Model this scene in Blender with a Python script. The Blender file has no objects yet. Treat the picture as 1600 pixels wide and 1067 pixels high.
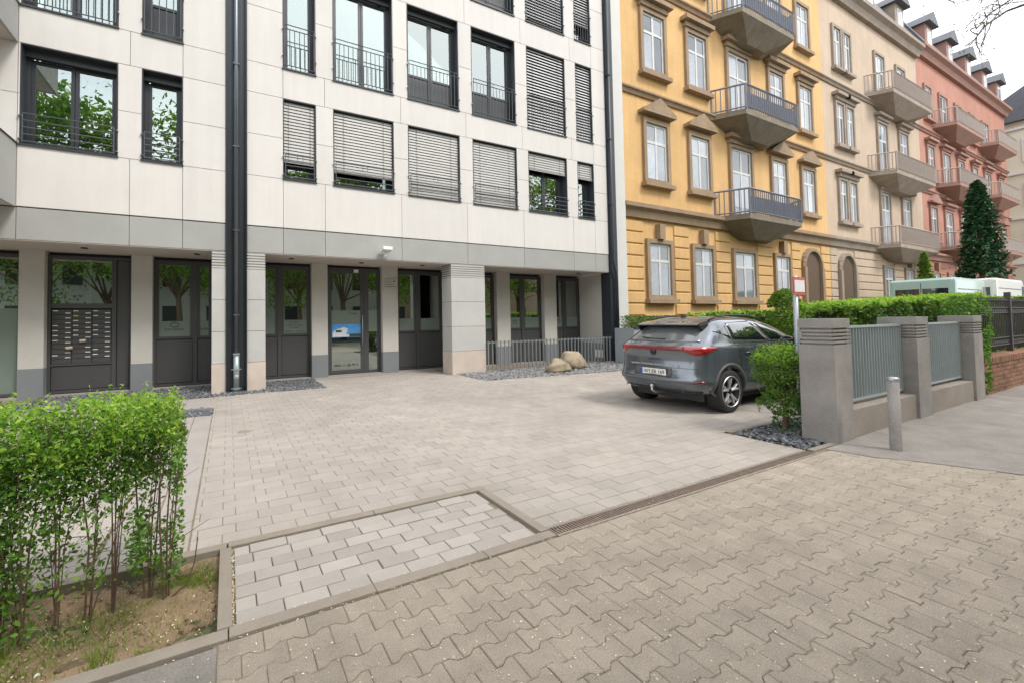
import bpy, bmesh, math, random
import numpy as np
from mathutils import Vector, Matrix
from mathutils.bvhtree import BVHTree
random.seed(7); RNG = np.random.default_rng(7)
SC = bpy.context.scene
COL = SC.collection
rad = math.radians

# ------------------------------------------------------------------ camera
EYE = 1.42
yaw, pitch, roll = 0.4541, 0.0302, -0.0146
fv = Vector((math.sin(yaw)*math.cos(pitch), math.cos(yaw)*math.cos(pitch), math.sin(pitch)))
rt = Vector((math.cos(yaw), -math.sin(yaw), 0)); up = rt.cross(fv)
r2 = math.cos(roll)*rt + math.sin(roll)*up; u2 = -math.sin(roll)*rt + math.cos(roll)*up
cam = bpy.data.objects.new('camera', bpy.data.cameras.new('camera')); COL.objects.link(cam)
cam.matrix_world = Matrix(((r2.x, u2.x, -fv.x, 0), (r2.y, u2.y, -fv.y, 0), (r2.z, u2.z, -fv.z, EYE), (0, 0, 0, 1)))
cam.data.sensor_width = 36; cam.data.lens = 641.8/1600*36
cam.data.shift_x = (800-670.1)/1600; cam.data.shift_y = (483.1-533.5)/1600
cam.data.clip_start = .05; cam.data.clip_end = 2000
SC.camera = cam

# ------------------------------------------------------------------ sky, sun, exposure
SUN_EL, SUN_AZ = rad(52), rad(150)     # azimuth measured clockwise from +Y: the sun stands behind the camera to the right
w = bpy.data.worlds.new('World'); SC.world = w; w.use_nodes = True
nt = w.node_tree; nt.nodes.clear()
N = nt.nodes.new; L = nt.links.new
out = N('ShaderNodeOutputWorld'); bg = N('ShaderNodeBackground'); bg.inputs[1].default_value = .1
sky = N('ShaderNodeTexSky'); sky.sky_type = 'NISHITA'; sky.sun_disc = False
sky.sun_elevation = SUN_EL; sky.sun_rotation = SUN_AZ; sky.dust_density = 2
tc = N('ShaderNodeTexCoord'); mp = N('ShaderNodeMapping'); mp.inputs['Scale'].default_value = (1, 1, 2.2)
no = N('ShaderNodeTexNoise'); no.inputs['Scale'].default_value = 2.2; no.inputs['Detail'].default_value = 6; no.inputs['Roughness'].default_value = .55
cr = N('ShaderNodeValToRGB'); cr.color_ramp.elements[0].position = .3; cr.color_ramp.elements[1].position = .58
cr.color_ramp.elements[0].color = (.62, .62, .62, 1)
mx = N('ShaderNodeMix'); mx.data_type = 'RGBA'; mx.inputs['B'].default_value = (10.4, 10.6, 11.0, 1)
L(tc.outputs['Generated'], mp.inputs[0]); L(mp.outputs[0], no.inputs['Vector']); L(no.outputs[0], cr.inputs[0])
L(cr.outputs[0], mx.inputs['Factor']); L(sky.outputs[0], mx.inputs['A']); L(mx.outputs['Result'], bg.inputs[0]); L(bg.outputs[0], out.inputs[0])
sl = bpy.data.lights.new('sun', 'SUN'); sl.energy = 1.3; sl.angle = rad(14); sl.color = (1, .95, .88)
sun = bpy.data.objects.new('sun', sl); COL.objects.link(sun)
sd = Vector((math.sin(SUN_AZ)*math.cos(SUN_EL), math.cos(SUN_AZ)*math.cos(SUN_EL), math.sin(SUN_EL)))
sun.rotation_euler = sd.to_track_quat('Z', 'Y').to_euler(); sun.location = (0, 0, 30)
SC.view_settings.view_transform = 'Standard'; SC.view_settings.look = 'None'
SC.view_settings.exposure = 1.06; SC.view_settings.gamma = 1; SC.view_settings.use_curve_mapping = False

# ------------------------------------------------------------------ materials
def mat(name, c, rough=.7, metal=0., var=.12, scale=3., bump=0., bscale=150., island=0., spec=.5, fleck=None, stain=0., coat=0., streak=0.):
    m = bpy.data.materials.new(name); m.use_nodes = True
    t = m.node_tree; b = t.nodes['Principled BSDF']; n = t.nodes.new; l = t.links.new
    b.inputs['Roughness'].default_value = rough; b.inputs['Metallic'].default_value = metal
    b.inputs['Specular IOR Level'].default_value = spec; b.inputs['Coat Weight'].default_value = coat
    b.inputs['Coat Roughness'].default_value = .04
    g = n('ShaderNodeNewGeometry')
    col = n('ShaderNodeRGB'); col.outputs[0].default_value = (*c, 1); cur = col.outputs[0]
    def mul(cur, fac_sock, lo, hi):
        mr = n('ShaderNodeMapRange'); mr.inputs['To Min'].default_value = lo; mr.inputs['To Max'].default_value = hi
        l(fac_sock, mr.inputs['Value'])
        v = n('ShaderNodeVectorMath'); v.operation = 'SCALE'; l(cur, v.inputs[0]); l(mr.outputs[0], v.inputs['Scale'])
        return v.outputs[0]
    if var:
        a = n('ShaderNodeTexNoise'); a.inputs['Scale'].default_value = scale; a.inputs['Detail'].default_value = 8; a.inputs['Roughness'].default_value = .65
        l(g.outputs['Position'], a.inputs['Vector']); cur = mul(cur, a.outputs[0], 1-var*2, 1+var*2)
        a2 = n('ShaderNodeTexNoise'); a2.inputs['Scale'].default_value = scale*40; a2.inputs['Detail'].default_value = 3
        l(g.outputs['Position'], a2.inputs['Vector']); cur = mul(cur, a2.outputs[0], 1-var*1.6, 1+var*1.6)
    if island:
        oi = n('ShaderNodeObjectInfo'); ad = n('ShaderNodeMath'); ad.operation = 'ADD'; fr = n('ShaderNodeMath'); fr.operation = 'FRACT'
        l(g.outputs['Random Per Island'], ad.inputs[0]); l(oi.outputs['Random'], ad.inputs[1]); l(ad.outputs[0], fr.inputs[0])
        cur = mul(cur, fr.outputs[0], 1-island, 1+island)
    if stain:
        a = n('ShaderNodeTexNoise'); a.inputs['Scale'].default_value = .55; a.inputs['Detail'].default_value = 7; a.inputs['Roughness'].default_value = .6; a.inputs['Distortion'].default_value = .6
        l(g.outputs['Position'], a.inputs['Vector']); cur = mul(cur, a.outputs[0], 1-stain*2, 1+stain*1.6)
    if streak:
        mp_ = n('ShaderNodeMapping'); mp_.inputs['Scale'].default_value = (5, 5, .35); l(g.outputs['Position'], mp_.inputs[0])
        a = n('ShaderNodeTexNoise'); a.inputs['Scale'].default_value = 1.3; a.inputs['Detail'].default_value = 5; l(mp_.outputs[0], a.inputs['Vector']); cur = mul(cur, a.outputs[0], 1-streak*2, 1+streak)
    if fleck:
        v = n('ShaderNodeTexVoronoi'); v.inputs['Scale'].default_value = fleck[1]; l(g.outputs['Position'], v.inputs['Vector'])
        r = n('ShaderNodeValToRGB'); r.color_ramp.elements[0].position = fleck[2]; r.color_ramp.elements[1].position = fleck[2]+.05
        r.color_ramp.elements[0].color = (1, 1, 1, 1); r.color_ramp.elements[1].color = (0, 0, 0, 1)
        x = n('ShaderNodeMix'); x.data_type = 'RGBA'; x.inputs['B'].default_value = (*fleck[0], 1)
        l(v.outputs['Distance'], r.inputs[0]); l(r.outputs[0], x.inputs['Factor']); l(cur, x.inputs['A']); cur = x.outputs['Result']
    l(cur, b.inputs['Base Color'])
    if bump:
        a = n('ShaderNodeTexNoise'); a.inputs['Scale'].default_value = bscale; a.inputs['Detail'].default_value = 5; a.inputs['Roughness'].default_value = .7
        l(g.outputs['Position'], a.inputs['Vector'])
        bn = n('ShaderNodeBump'); bn.inputs['Strength'].default_value = bump; bn.inputs['Distance'].default_value = .01
        l(a.outputs[0], bn.inputs['Height']); l(bn.outputs[0], b.inputs['Normal'])
    return m

def leafmat(name, c1, c2, trans=.4):
    m = bpy.data.materials.new(name); m.use_nodes = True
    t = m.node_tree; t.nodes.clear(); n = t.nodes.new; l = t.links.new
    o = n('ShaderNodeOutputMaterial'); g = n('ShaderNodeNewGeometry')
    r = n('ShaderNodeValToRGB'); r.color_ramp.elements[0].color = (*c1, 1); r.color_ramp.elements[1].color = (*c2, 1)
    l(g.outputs['Random Per Island'], r.inputs[0])
    a = n('ShaderNodeTexNoise'); a.inputs['Scale'].default_value = 5; l(g.outputs['Position'], a.inputs['Vector'])
    mr = n('ShaderNodeMapRange'); mr.inputs['To Min'].default_value = .6; mr.inputs['To Max'].default_value = 1.4; l(a.outputs[0], mr.inputs['Value'])
    v = n('ShaderNodeVectorMath'); v.operation = 'SCALE'; l(r.outputs[0], v.inputs[0]); l(mr.outputs[0], v.inputs['Scale'])
    d = n('ShaderNodeBsdfPrincipled'); d.inputs['Roughness'].default_value = .45; d.inputs['Specular IOR Level'].default_value = .35
    l(v.outputs[0], d.inputs['Base Color'])
    tr = n('ShaderNodeBsdfTranslucent'); l(v.outputs[0], tr.inputs[0])
    s = n('ShaderNodeMixShader'); s.inputs[0].default_value = trans; l(d.outputs[0], s.inputs[1]); l(tr.outputs[0], s.inputs[2]); l(s.outputs[0], o.inputs[0])
    return m

def glassmat(name, tint, refl):
    m = bpy.data.materials.new(name); m.use_nodes = True
    t = m.node_tree; t.nodes.clear(); n = t.nodes.new; l = t.links.new
    o = n('ShaderNodeOutputMaterial'); gl = n('ShaderNodeBsdfGlossy'); gl.inputs['Roughness'].default_value = .005; gl.inputs[0].default_value = (.93, 1, .96, 1)
    tr = n('ShaderNodeBsdfTransparent'); tr.inputs[0].default_value = (*tint, 1)
    lw = n('ShaderNodeFresnel'); lw.inputs[0].default_value = 1.5
    mr = n('ShaderNodeMapRange'); mr.inputs['To Min'].default_value = refl; mr.inputs['To Max'].default_value = 1; l(lw.outputs[0], mr.inputs['Value'])
    s = n('ShaderNodeMixShader'); l(mr.outputs[0], s.inputs[0]); l(tr.outputs[0], s.inputs[1]); l(gl.outputs[0], s.inputs[2]); l(s.outputs[0], o.inputs[0])
    return m

M = dict(
 cream=mat('cream_stone', (.69, .66, .63), .75, var=.035, scale=1.2, bump=.08, bscale=90, island=.02, stain=.03, streak=.05),
 grey_stone=mat('grey_stone', (.36, .36, .345), .8, var=.07, scale=2, bump=.15, bscale=120, island=.04),
 pilaster=mat('pilaster_stone', (.47, .465, .445), .8, var=.08, scale=2, bump=.2, bscale=120, island=.03),
 pink=mat('pink_granite', (.56, .475, .41), .7, var=.12, scale=3, bump=.1, stain=.06),
 render_wall=mat('pale_render', (.50, .48, .445), .9, var=.06, scale=2, bump=.4, bscale=260),
 dado=mat('blue_grey_paint', (.19, .20, .215), .7, var=.06, scale=3, bump=.2, bscale=200),
 soffit=mat('soffit_plaster', (.52, .47, .43), .9, var=.05, scale=2, bump=.1),
 liner=mat('dark_joint', (.05, .05, .05), .9),
 frame=mat('anthracite_frame', (.062, .062, .063), .5, var=.05, scale=4, bump=.03),
 frame_blue=mat('blue_black_frame', (.035, .040, .048), .42, var=.05, scale=4),
 metal_panel=mat('dark_metal_sheet', (.035, .042, .05), .4, metal=.3, var=.08, scale=3),
 pipe=mat('grey_pipe', (.13, .145, .165), .35, metal=.5, var=.1),
 pipe_light=mat('pale_pipe', (.30, .34, .35), .4, metal=.4, var=.15, scale=9),
 steel=mat('galvanised_steel', (.36, .39, .41), .45, metal=.55, var=.12, scale=10),
 rail=mat('rail_paint', (.11, .12, .125), .4, metal=.2),
 blind=mat('pale_blind', (.46, .45, .43), .5, metal=.0, var=.06),
 blind_dark=mat('open_slat_blind', (.62, .62, .62), .5),  # pale slats set apart, leaving open gaps between them
 curtain=mat('white_curtain', (.62, .68, .64), .9, var=.04),
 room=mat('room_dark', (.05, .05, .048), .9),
 white=mat('white_plastic', (.75, .75, .74), .4),
 black=mat('black_plastic', (.02, .02, .022), .5),
 paver=mat('forecourt_paver', (.345, .308, .272), .85, var=.12, scale=2.2, bump=.4, bscale=230, island=.055, stain=.15),
 light_paver=mat('light_paver', (.325, .295, .265), .8, var=.10, scale=4, bump=.25, bscale=220, island=.13, stain=.08),
 zig=mat('worn_zigzag_paver', (.47, .40, .325), .9, var=.2, scale=4, bump=1.6, bscale=170, island=.08, stain=.09, fleck=((.56, .50, .42), 130, .17)),
 joint=mat('joint_sand', (.20, .16, .11), .95, var=.3, scale=6, bump=.5, bscale=100),
 kerb=mat('concrete_edging', (.25, .215, .175), .9, var=.14, scale=5, bump=.5, bscale=150, stain=.1),
 slab=mat('concrete_slab', (.315, .285, .26), .85, var=.08, scale=3, bump=.2, stain=.08),
 asphalt=mat('pavement_asphalt', (.32, .29, .26), .9, var=.24, scale=3, bump=1.3, bscale=190, stain=.12, fleck=((.38, .36, .33), 90, .12)),
 road=mat('road_asphalt', (.07, .07, .07), .9, var=.1, bump=.4),
 soil=mat('dry_soil', (.24, .165, .10), .95, var=.3, scale=5, bump=1., bscale=60, stain=.2),
 garden=mat('garden_ground', (.07, .08, .035), .95, var=.3, scale=2, bump=.6, bscale=30),
 slate=mat('slate_chip', (.125, .13, .14), .7, var=.1, scale=8, island=.45),
 pebble=mat('grey_pebble', (.24, .24, .24), .75, var=.1, scale=8, island=.4),
 boulder=mat('sandstone_boulder', (.33, .265, .185), .9, var=.32, scale=5, bump=1.6, bscale=16, stain=.15),
 drain=mat('rusty_drain', (.24, .18, .15), .65, metal=.4, var=.2, scale=12),
 drain_bed=mat('drain_dark', (.02, .018, .016), .9),
 granite=mat('washed_concrete', (.29, .268, .25), .85, var=.24, scale=3, bump=.8, bscale=220, stain=.12, fleck=((.46, .44, .42), 110, .2)),
 plinth=mat('plinth_concrete', (.29, .25, .215), .9, var=.15, scale=3, bump=.6, bscale=150, stain=.14),
 grate=mat('fence_steel', (.36, .40, .40), .5, metal=.35, var=.1, scale=6),
 brick=mat('red_brick', (.26, .13, .075), .9, var=.2, scale=6, bump=.6, bscale=130, island=.2),
 iron=mat('wrought_iron', (.055, .05, .05), .6),
 bark=mat('stem_bark', (.12, .08, .05), .9, var=.25, scale=20, bump=.6, bscale=80),
 ochre=mat('ochre_render', (.70, .44, .19), .9, var=.09, scale=.6, bump=.2, bscale=30, stain=.09, streak=.09),
 sand=mat('brown_sandstone', (.33, .235, .15), .85, var=.2, scale=2, bump=.3, bscale=40, streak=.12),
 beige=mat('beige_stone', (.55, .43, .32), .9, var=.09, scale=.6, bump=.2, bscale=30, stain=.09, streak=.09),
 beige_trim=mat('beige_trim', (.34, .275, .22), .85, var=.2, scale=2, streak=.12),
 red=mat('pink_red_render', (.46, .225, .165), .9, var=.1, scale=.6, bump=.2, bscale=30, stain=.09, streak=.09),
 red_trim=mat('red_sandstone', (.34, .19, .15), .85, var=.12, scale=2),
 pale=mat('cream_render', (.62, .58, .46), .9, var=.06, scale=.6),
 slate_roof=mat('slate_roof', (.10, .105, .12), .6, var=.2, scale=3, bump=.5, bscale=14),
 white_frame=mat('white_window_frame', (.62, .62, .60), .5),
 firewall=mat('white_firewall', (.66, .65, .62), .9, var=.04),
 opp=mat('opposite_render', (.62, .60, .57), .9),
 car=mat('grey_metallic_paint', (.15, .17, .195), .2, metal=.6, var=.02, scale=2, coat=1.),
 car_trim=mat('dark_grey_trim', (.085, .085, .085), .55, var=.05),
 tyre=mat('tyre_rubber', (.022, .021, .02), .8, var=.15, scale=20, bump=.3, bscale=60),
 rim=mat('bright_alloy', (.60, .60, .61), .35, metal=.6), rim_dark=mat('dark_alloy', (.03, .03, .035), .4, metal=.5),
 car_glass=mat('tinted_car_glass', (.012, .016, .016), .04, spec=.9, var=0, coat=1.),
 rear_glass=mat('dusty_sky_pale_rear_glass', (.10, .105, .105), .12, spec=.9, var=.15, scale=6, coat=.6),  # dusty, and the sky's reflection is painted in as a paler base
 tail=mat('red_lamp_glass', (.30, .008, .01), .12, var=0, coat=1.),
 tail_dark=mat('dark_red_lens', (.16, .01, .014), .15, var=0, coat=1.),
 plate=mat('plate_white', (.72, .72, .68), .5), eu=mat('plate_blue', (.03, .08, .35), .5),
 letter=mat('black_lettering', (.02, .02, .02), .6, var=0), letter_pale=mat('pale_lettering', (.5, .5, .48), .6, var=0),
 yellow=mat('yellow_plate', (.65, .5, .05), .5), paper=mat('paper', (.55, .45, .38), .8, var=.3, scale=60),
 poster_sky=mat('poster_blue', (.10, .34, .72), .3, var=.35, scale=7), poster_white=mat('poster_white', (.75, .77, .8), .3),
 poster_dark=mat('poster_dark', (.05, .07, .06), .4, var=.4, scale=20),
 frost=mat('frosted_band', (.17, .21, .18), .35, var=.1, scale=2),
 teal=mat('pale_teal_paint', (.40, .56, .52), .4, var=.03, coat=.5), vanwhite=mat('white_paint', (.74, .74, .72), .4, var=.03, coat=.5),
 sign_red=mat('sign_red', (.5, .05, .04), .4), bush_grey=mat('grey_panel', (.28, .31, .33), .6, var=.06),
 petal=mat('fallen_petal', (.62, .54, .36), .9, island=.4, var=0), litter=mat('litter_white', (.75, .75, .75), .8),
)
M['glass'] = glassmat('window_glass', (.62, .72, .67), .30)
M['glass_up'] = glassmat('upper_window_glass', (.55, .65, .62), .34)
M['lime'] = leafmat('young_leaves', (.18, .40, .03), (.46, .64, .09), .5)
M['green'] = leafmat('privet_leaves', (.05, .14, .02), (.19, .36, .05), .45)
M['hedge'] = leafmat('hornbeam_leaves', (.035, .09, .012), (.16, .28, .04), .35)
M['dark_green'] = leafmat('cypress_foliage', (.012, .045, .02), (.05, .14, .05), .15)
M['tree_green'] = leafmat('street_tree_leaves', (.08, .17, .02), (.24, .38, .05), .5)
M['grass'] = leafmat('grass_blades', (.09, .16, .02), (.26, .33, .06), .4)

# ------------------------------------------------------------------ mesh helpers
class MB:
    def __init__(s): s.v = []; s.f = []
    def add(s, vs, fs):
        k = len(s.v); s.v += [tuple(p) for p in vs]; s.f += [tuple(i+k for i in f) for f in fs]; return s
    def box(s, x0, x1, y0, y1, z0, z1):
        if x0 > x1: x0, x1 = x1, x0
        if y0 > y1: y0, y1 = y1, y0
        if z0 > z1: z0, z1 = z1, z0
        return s.add([(x0,y0,z0),(x1,y0,z0),(x1,y1,z0),(x0,y1,z0),(x0,y0,z1),(x1,y0,z1),(x1,y1,z1),(x0,y1,z1)],
                     [(0,3,2,1),(4,5,6,7),(0,1,5,4),(1,2,6,5),(2,3,7,6),(3,0,4,7)])
    def slab(s, x0, x1, y0, y1, z0, z1, c):          # box whose front (-Y) edges are chamfered
        return s.add([(x0+c,y0,z0+c),(x1-c,y0,z0+c),(x1-c,y0,z1-c),(x0+c,y0,z1-c),(x0,y0+c,z0),(x1,y0+c,z0),(x1,y0+c,z1),(x0,y0+c,z1),(x0,y1,z0),(x1,y1,z0),(x1,y1,z1),(x0,y1,z1)],
                     [(0,1,2,3),(0,4,5,1),(1,5,6,2),(2,6,7,3),(3,7,4,0),(4,8,9,5),(5,9,10,6),(6,10,11,7),(7,11,8,4),(8,11,10,9)])
    def prism(s, poly, z0, z1, c=0.):                # poly: CCW (x,y) list; c: top chamfer
        n = len(poly); cx = sum(p[0] for p in poly)/n; cy = sum(p[1] for p in poly)/n
        vs = [(x, y, z0) for x, y in poly] + [(x, y, z1-c) for x, y in poly]
        fs = [tuple(reversed(range(n)))] + [(i, (i+1) % n, n+(i+1) % n, n+i) for i in range(n)]
        if c:
            for x, y in poly:
                d = math.hypot(x-cx, y-cy) or 1; vs.append((x-(x-cx)/d*c*1.4, y-(y-cy)/d*c*1.4, z1))
            fs += [(n+i, n+(i+1) % n, 2*n+(i+1) % n, 2*n+i) for i in range(n)] + [tuple(range(2*n, 3*n))]
        else: fs.append(tuple(range(n, 2*n)))
        return s.add(vs, fs)
    def prof(s, pts, a0, a1, axis='x'):               # extrude a (y,z) profile along x, or an (x,z) profile along y
        n = len(pts)
        if axis == 'x': vs = [(a0, p[0], p[1]) for p in pts] + [(a1, p[0], p[1]) for p in pts]
        else: vs = [(p[0], a0, p[1]) for p in pts] + [(p[0], a1, p[1]) for p in pts]
        return s.add(vs, [tuple(range(n)), tuple(reversed(range(n, 2*n)))] + [(i, n+i, n+(i+1) % n, (i+1) % n) for i in range(n)])
    def tube(s, pts, r, n=6):
        pts = [Vector(p) for p in pts]; m = len(pts); rs = r if isinstance(r, (list, tuple)) else [r]*m
        vs = []
        for i, p in enumerate(pts):
            d = (pts[min(i+1, m-1)]-pts[max(i-1, 0)]).normalized()
            a = d.cross(Vector((0, 0, 1)) if abs(d.z) < .9 else Vector((1, 0, 0))).normalized(); b = d.cross(a)
            for k in range(n):
                t = 2*math.pi*k/n; vs.append(p+(a*math.cos(t)+b*math.sin(t))*rs[i])
        fs = [(i*n+k, i*n+(k+1) % n, (i+1)*n+(k+1) % n, (i+1)*n+k) for i in range(m-1) for k in range(n)]
        fs += [tuple(reversed(range(n))), tuple(range((m-1)*n, m*n))]
        return s.add(vs, fs)
    def lathe(s, prof, c, n=32, axis='z'):
        vs = []
        for r, h in prof:
            for k in range(n):
                t = 2*math.pi*k/n; a, b = r*math.cos(t), r*math.sin(t)
                vs.append((c[0]+a, c[1]+b, c[2]+h) if axis == 'z' else (c[0]+a, c[1]+h, c[2]+b))
        m = len(prof)
        return s.add(vs, [(i*n+k, i*n+(k+1) % n, (i+1)*n+(k+1) % n, (i+1)*n+k) for i in range(m-1) for k in range(n)] + [tuple(range((m-1)*n, m*n))])

def rootloc(o):
    v = Vector((0, 0, 0))
    while o is not None: v += o.location; o = o.parent
    return v
def part(name, mb, m, parent=None, smooth=False, bevel=0, label=None, kind=None, fix=True):
    me = bpy.data.meshes.new(name)
    off = rootloc(parent)
    me.from_pydata([(v[0]-off.x, v[1]-off.y, v[2]-off.z) for v in mb.v], [], mb.f)
    if fix or bevel:
        b = bmesh.new(); b.from_mesh(me); bmesh.ops.recalc_face_normals(b, faces=b.faces)
        if bevel: bmesh.ops.bevel(b, geom=b.edges[:], offset=bevel, segments=2, affect='EDGES', profile=.7)
        b.to_mesh(me); b.free()
    me.materials.append(m if not isinstance(m, str) else M[m])
    if smooth: me.polygons.foreach_set('use_smooth', [True]*len(me.polygons))
    o = bpy.data.objects.new(name, me); COL.objects.link(o); o.parent = parent
    if label: o['label'] = label
    if kind: o['kind'] = kind
    return o
def inst(name, me, parent, loc, rot=(0, 0, 0), scale=(1, 1, 1)):
    o = bpy.data.objects.new(name, me); COL.objects.link(o); o.parent = parent; o.location = loc; o.rotation_euler = rot; o.scale = scale
    return o
def tag(o, label, cat, group=None):
    o['label'] = label; o['category'] = cat
    if group: o['group'] = group
    return o
def thing(name, label, cat, loc=(0, 0, 0), group=None):
    o = bpy.data.objects.new(name, None); COL.objects.link(o); o.location = loc; o.empty_display_size = .2
    return tag(o, label, cat, group)
def struct(name, mb, m, **k): return part(name, mb, m, kind='structure', **k)
def leaves(name, P, size, m, parent=None, kind='stuff', up=.3, aspect=.55, out=None):
    """P: Nx3 points; kite shaped, slightly folded leaves"""
    P = np.asarray(P, float); n = len(P); off = rootloc(parent); P = P-np.array(off)
    d = RNG.normal(size=(n, 3)); d[:, 2] += up
    if out is not None: d += out
    d /= np.linalg.norm(d, axis=1)[:, None]
    a = np.cross(d, RNG.normal(size=(n, 3))); a /= np.linalg.norm(a, axis=1)[:, None]; b = np.cross(d, a)
    s = (size*(.6+.8*RNG.random(n)))[:, None]
    V = np.stack([P-a*s, P+b*s*aspect*.9+d*s*.18-a*s*.1, P+a*s, P-b*s*aspect*.9+d*s*.18-a*s*.1], 1).reshape(-1, 3)
    me = bpy.data.meshes.new(name); me.vertices.add(4*n); me.vertices.foreach_set('co', V.ravel())
    me.loops.add(4*n); me.loops.foreach_set('vertex_index', np.arange(4*n)); me.polygons.add(n)
    me.polygons.foreach_set('loop_start', np.arange(n)*4); me.polygons.foreach_set('loop_total', np.full(n, 4))
    me.update(); me.validate(); me.materials.append(M[m])
    o = bpy.data.objects.new(name, me); COL.objects.link(o); o.parent = parent
    if kind: o['kind'] = kind
    return o
def text(name, s, size, loc, rot, m, parent, depth=.001, sx=1.):
    cu = bpy.data.curves.new(name, 'FONT'); cu.body = s; cu.size = size; cu.extrude = depth; cu.align_x = 'CENTER'; cu.resolution_u = 2
    t = bpy.data.objects.new(name, cu); COL.objects.link(t)
    me = bpy.data.meshes.new_from_object(t.evaluated_get(bpy.context.evaluated_depsgraph_get()))
    bpy.data.objects.remove(t); me.materials.clear(); me.materials.append(M[m])
    o = bpy.data.objects.new(name, me); COL.objects.link(o); o.parent = parent
    o.location = Vector(loc)-rootloc(parent); o.rotation_euler = rot; o.scale = (sx, 1, 1)
    return o

D = 9.63; DR = 11.05          # facade plane, back wall of the recessed ground floor
ZS, ZB = 2.967, 3.558         # soffit, top of the grey band

# ------------------------------------------------------------------ ground
g = MB(); g.box(-250, 300, -250, 300, -.5, -.06); struct('ground', g, 'garden')
g = MB(); g.box(-40, 90, -16, -6.7, -.055, -.045); struct('road', g, 'road')
g = MB(); g.box(-40, 90, -6.7, -6.55, -.055, .005); struct('kerb', g, 'kerb')
g = MB()
g.prism([(6.3, -6.5), (90, -6.5), (90, 2.6), (11.3, 2.3), (5.72, 2.13), (5.80, 1.79), (6.02, 1.5), (6.30, .94)], -.055, .007)
g.box(-40, -.048, -6.5, 2.09, -.055, -.004)
struct('pavement_asphalt', g, 'asphalt')
g = MB(); g.box(-.06, 7.0, -6.5, 2.17, -.058, -.0065); struct('paver_bedding', g, 'joint')
g = MB(); g.box(-6.2, 12.6, 3.03, 11.0, -.058, -.005); g.box(1.95, 5.53, 2.215, 3.03, -.058, -.0052); g.box(.0, 1.9, 2.17, 3.0, -.058, -.015); struct('forecourt_bedding', g, 'joint')

# zigzag pavers of the footway: x right, y away; identical stones, half offset
pv = struct('zigzag_footway', MB().box(.0, .01, 2.165, 2.168, -.03, -.02), 'joint')
PX, PY, AMP = .188, .1065, .0115
def wave(u):       # trapezoid wave, u in stone widths
    u = u % 1.
    pts = [(0, -1), (.17, -1), (.33, 1), (.67, 1), (.83, -1), (1, -1)]
    for (a, va), (b, vb) in zip(pts, pts[1:]):
        if u <= b: return (va+(vb-va)*(u-a)/(b-a))*AMP
def zig_poly(hw, hh, gap=.0028, ph=0.):
    us = [0, .17, .33, .5, .67, .83, 1]
    bot = [((u-.5)*2*hw, -hh+gap+wave(u+ph)) for u in us]
    top = [((u-.5)*2*hw, hh-gap+wave(u+ph+.5)) for u in reversed(us)]
    return bot+top
def stone_mesh(name, poly, m, h=.05, c=.005):
    b = MB().prism(poly, -h, 0, c); me = bpy.data.meshes.new(name); me.from_pydata(b.v, [], b.f); me.materials.append(M[m]); return me, b
zig_me = [stone_mesh('paver', zig_poly(PX/2-.0016, PY/2, .0016), 'zig', c=.0035)]
def zig_clip(x0, x1, xc, yc, straight_top):
    us = [u for u in (0, .17, .33, .5, .67, .83, 1)]; xs = sorted(set([x0, x1]+[xc+(u-.5)*PX for u in us if x0 < xc+(u-.5)*PX < x1]))
    f = lambda x: (x-xc)/PX+.5
    return [(x, yc-PY/2+.0016+wave(f(x))) for x in xs]+[(x, yc+PY/2-.0016+(AMP if straight_top else wave(f(x)+.5))) for x in reversed(xs)]
cands = []; edge_st = []
rows = int((2.1+3.0)/PY)
for r in range(rows):
    y = 2.1-AMP-PY*(r+.5)+.002
    for c in range(-1, 37):
        x = -.045+PX*(c+.5)+(PX/2 if r % 2 else 0)
        if x-PX/2 > 6.5 or x+PX/2 < -.03: continue
        if r == 0 or x-PX/2 < -.05: edge_st.append(zig_clip(max(x-PX/2+.0016, -.043), x+PX/2-.0016, x, y, r == 0))
        else: cands.append((x, y))
for q in edge_st: part('paver', MB().prism(q, -.05, random.gauss(0, .0008), .0035), 'zig', pv, fix=False)
def place_field(cands, me, mb, parent, matname, stuffname, jz=.0022, tilt=.006, edge=None, keep=300, vis=None):
    sc = [(-(Vector((x, y, -EYE)).length) if (vis is None or vis(x, y)) else -1e3-math.hypot(x, y), i) for i, (x, y) in enumerate(cands)]
    near = set(i for _, i in sorted(sc, reverse=True)[:keep])
    far = MB()
    for i, (x, y) in enumerate(cands):
        rx, ry, rz = random.gauss(0, tilt), random.gauss(0, tilt), random.gauss(0, .004); z = random.gauss(0, jz)
        if i in near: inst('paver', me, parent, (x+random.gauss(0, .0006), y+random.gauss(0, .0006), z), (rx, ry, rz))
        else: far.add([(x+v[0], y+v[1], z+v[2]-v[0]*ry+v[1]*rx) for v in mb.v], mb.f)
    if far.v: part(stuffname, far, matname, parent, kind='stuff', fix=False)
inview = lambda x, y: (x*math.cos(yaw)-y*math.sin(yaw)) > -1.05*(x*math.sin(yaw)+y*math.cos(yaw)) and y > .3 and (x*math.cos(yaw)-y*math.sin(yaw)) < 1.5*(x*math.sin(yaw)+y*math.cos(yaw))
place_field(cands, zig_me[0][0], zig_me[0][1], pv, 'zig', 'far_pavers', jz=.0011, tilt=.007, keep=240, vis=inview)

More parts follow.
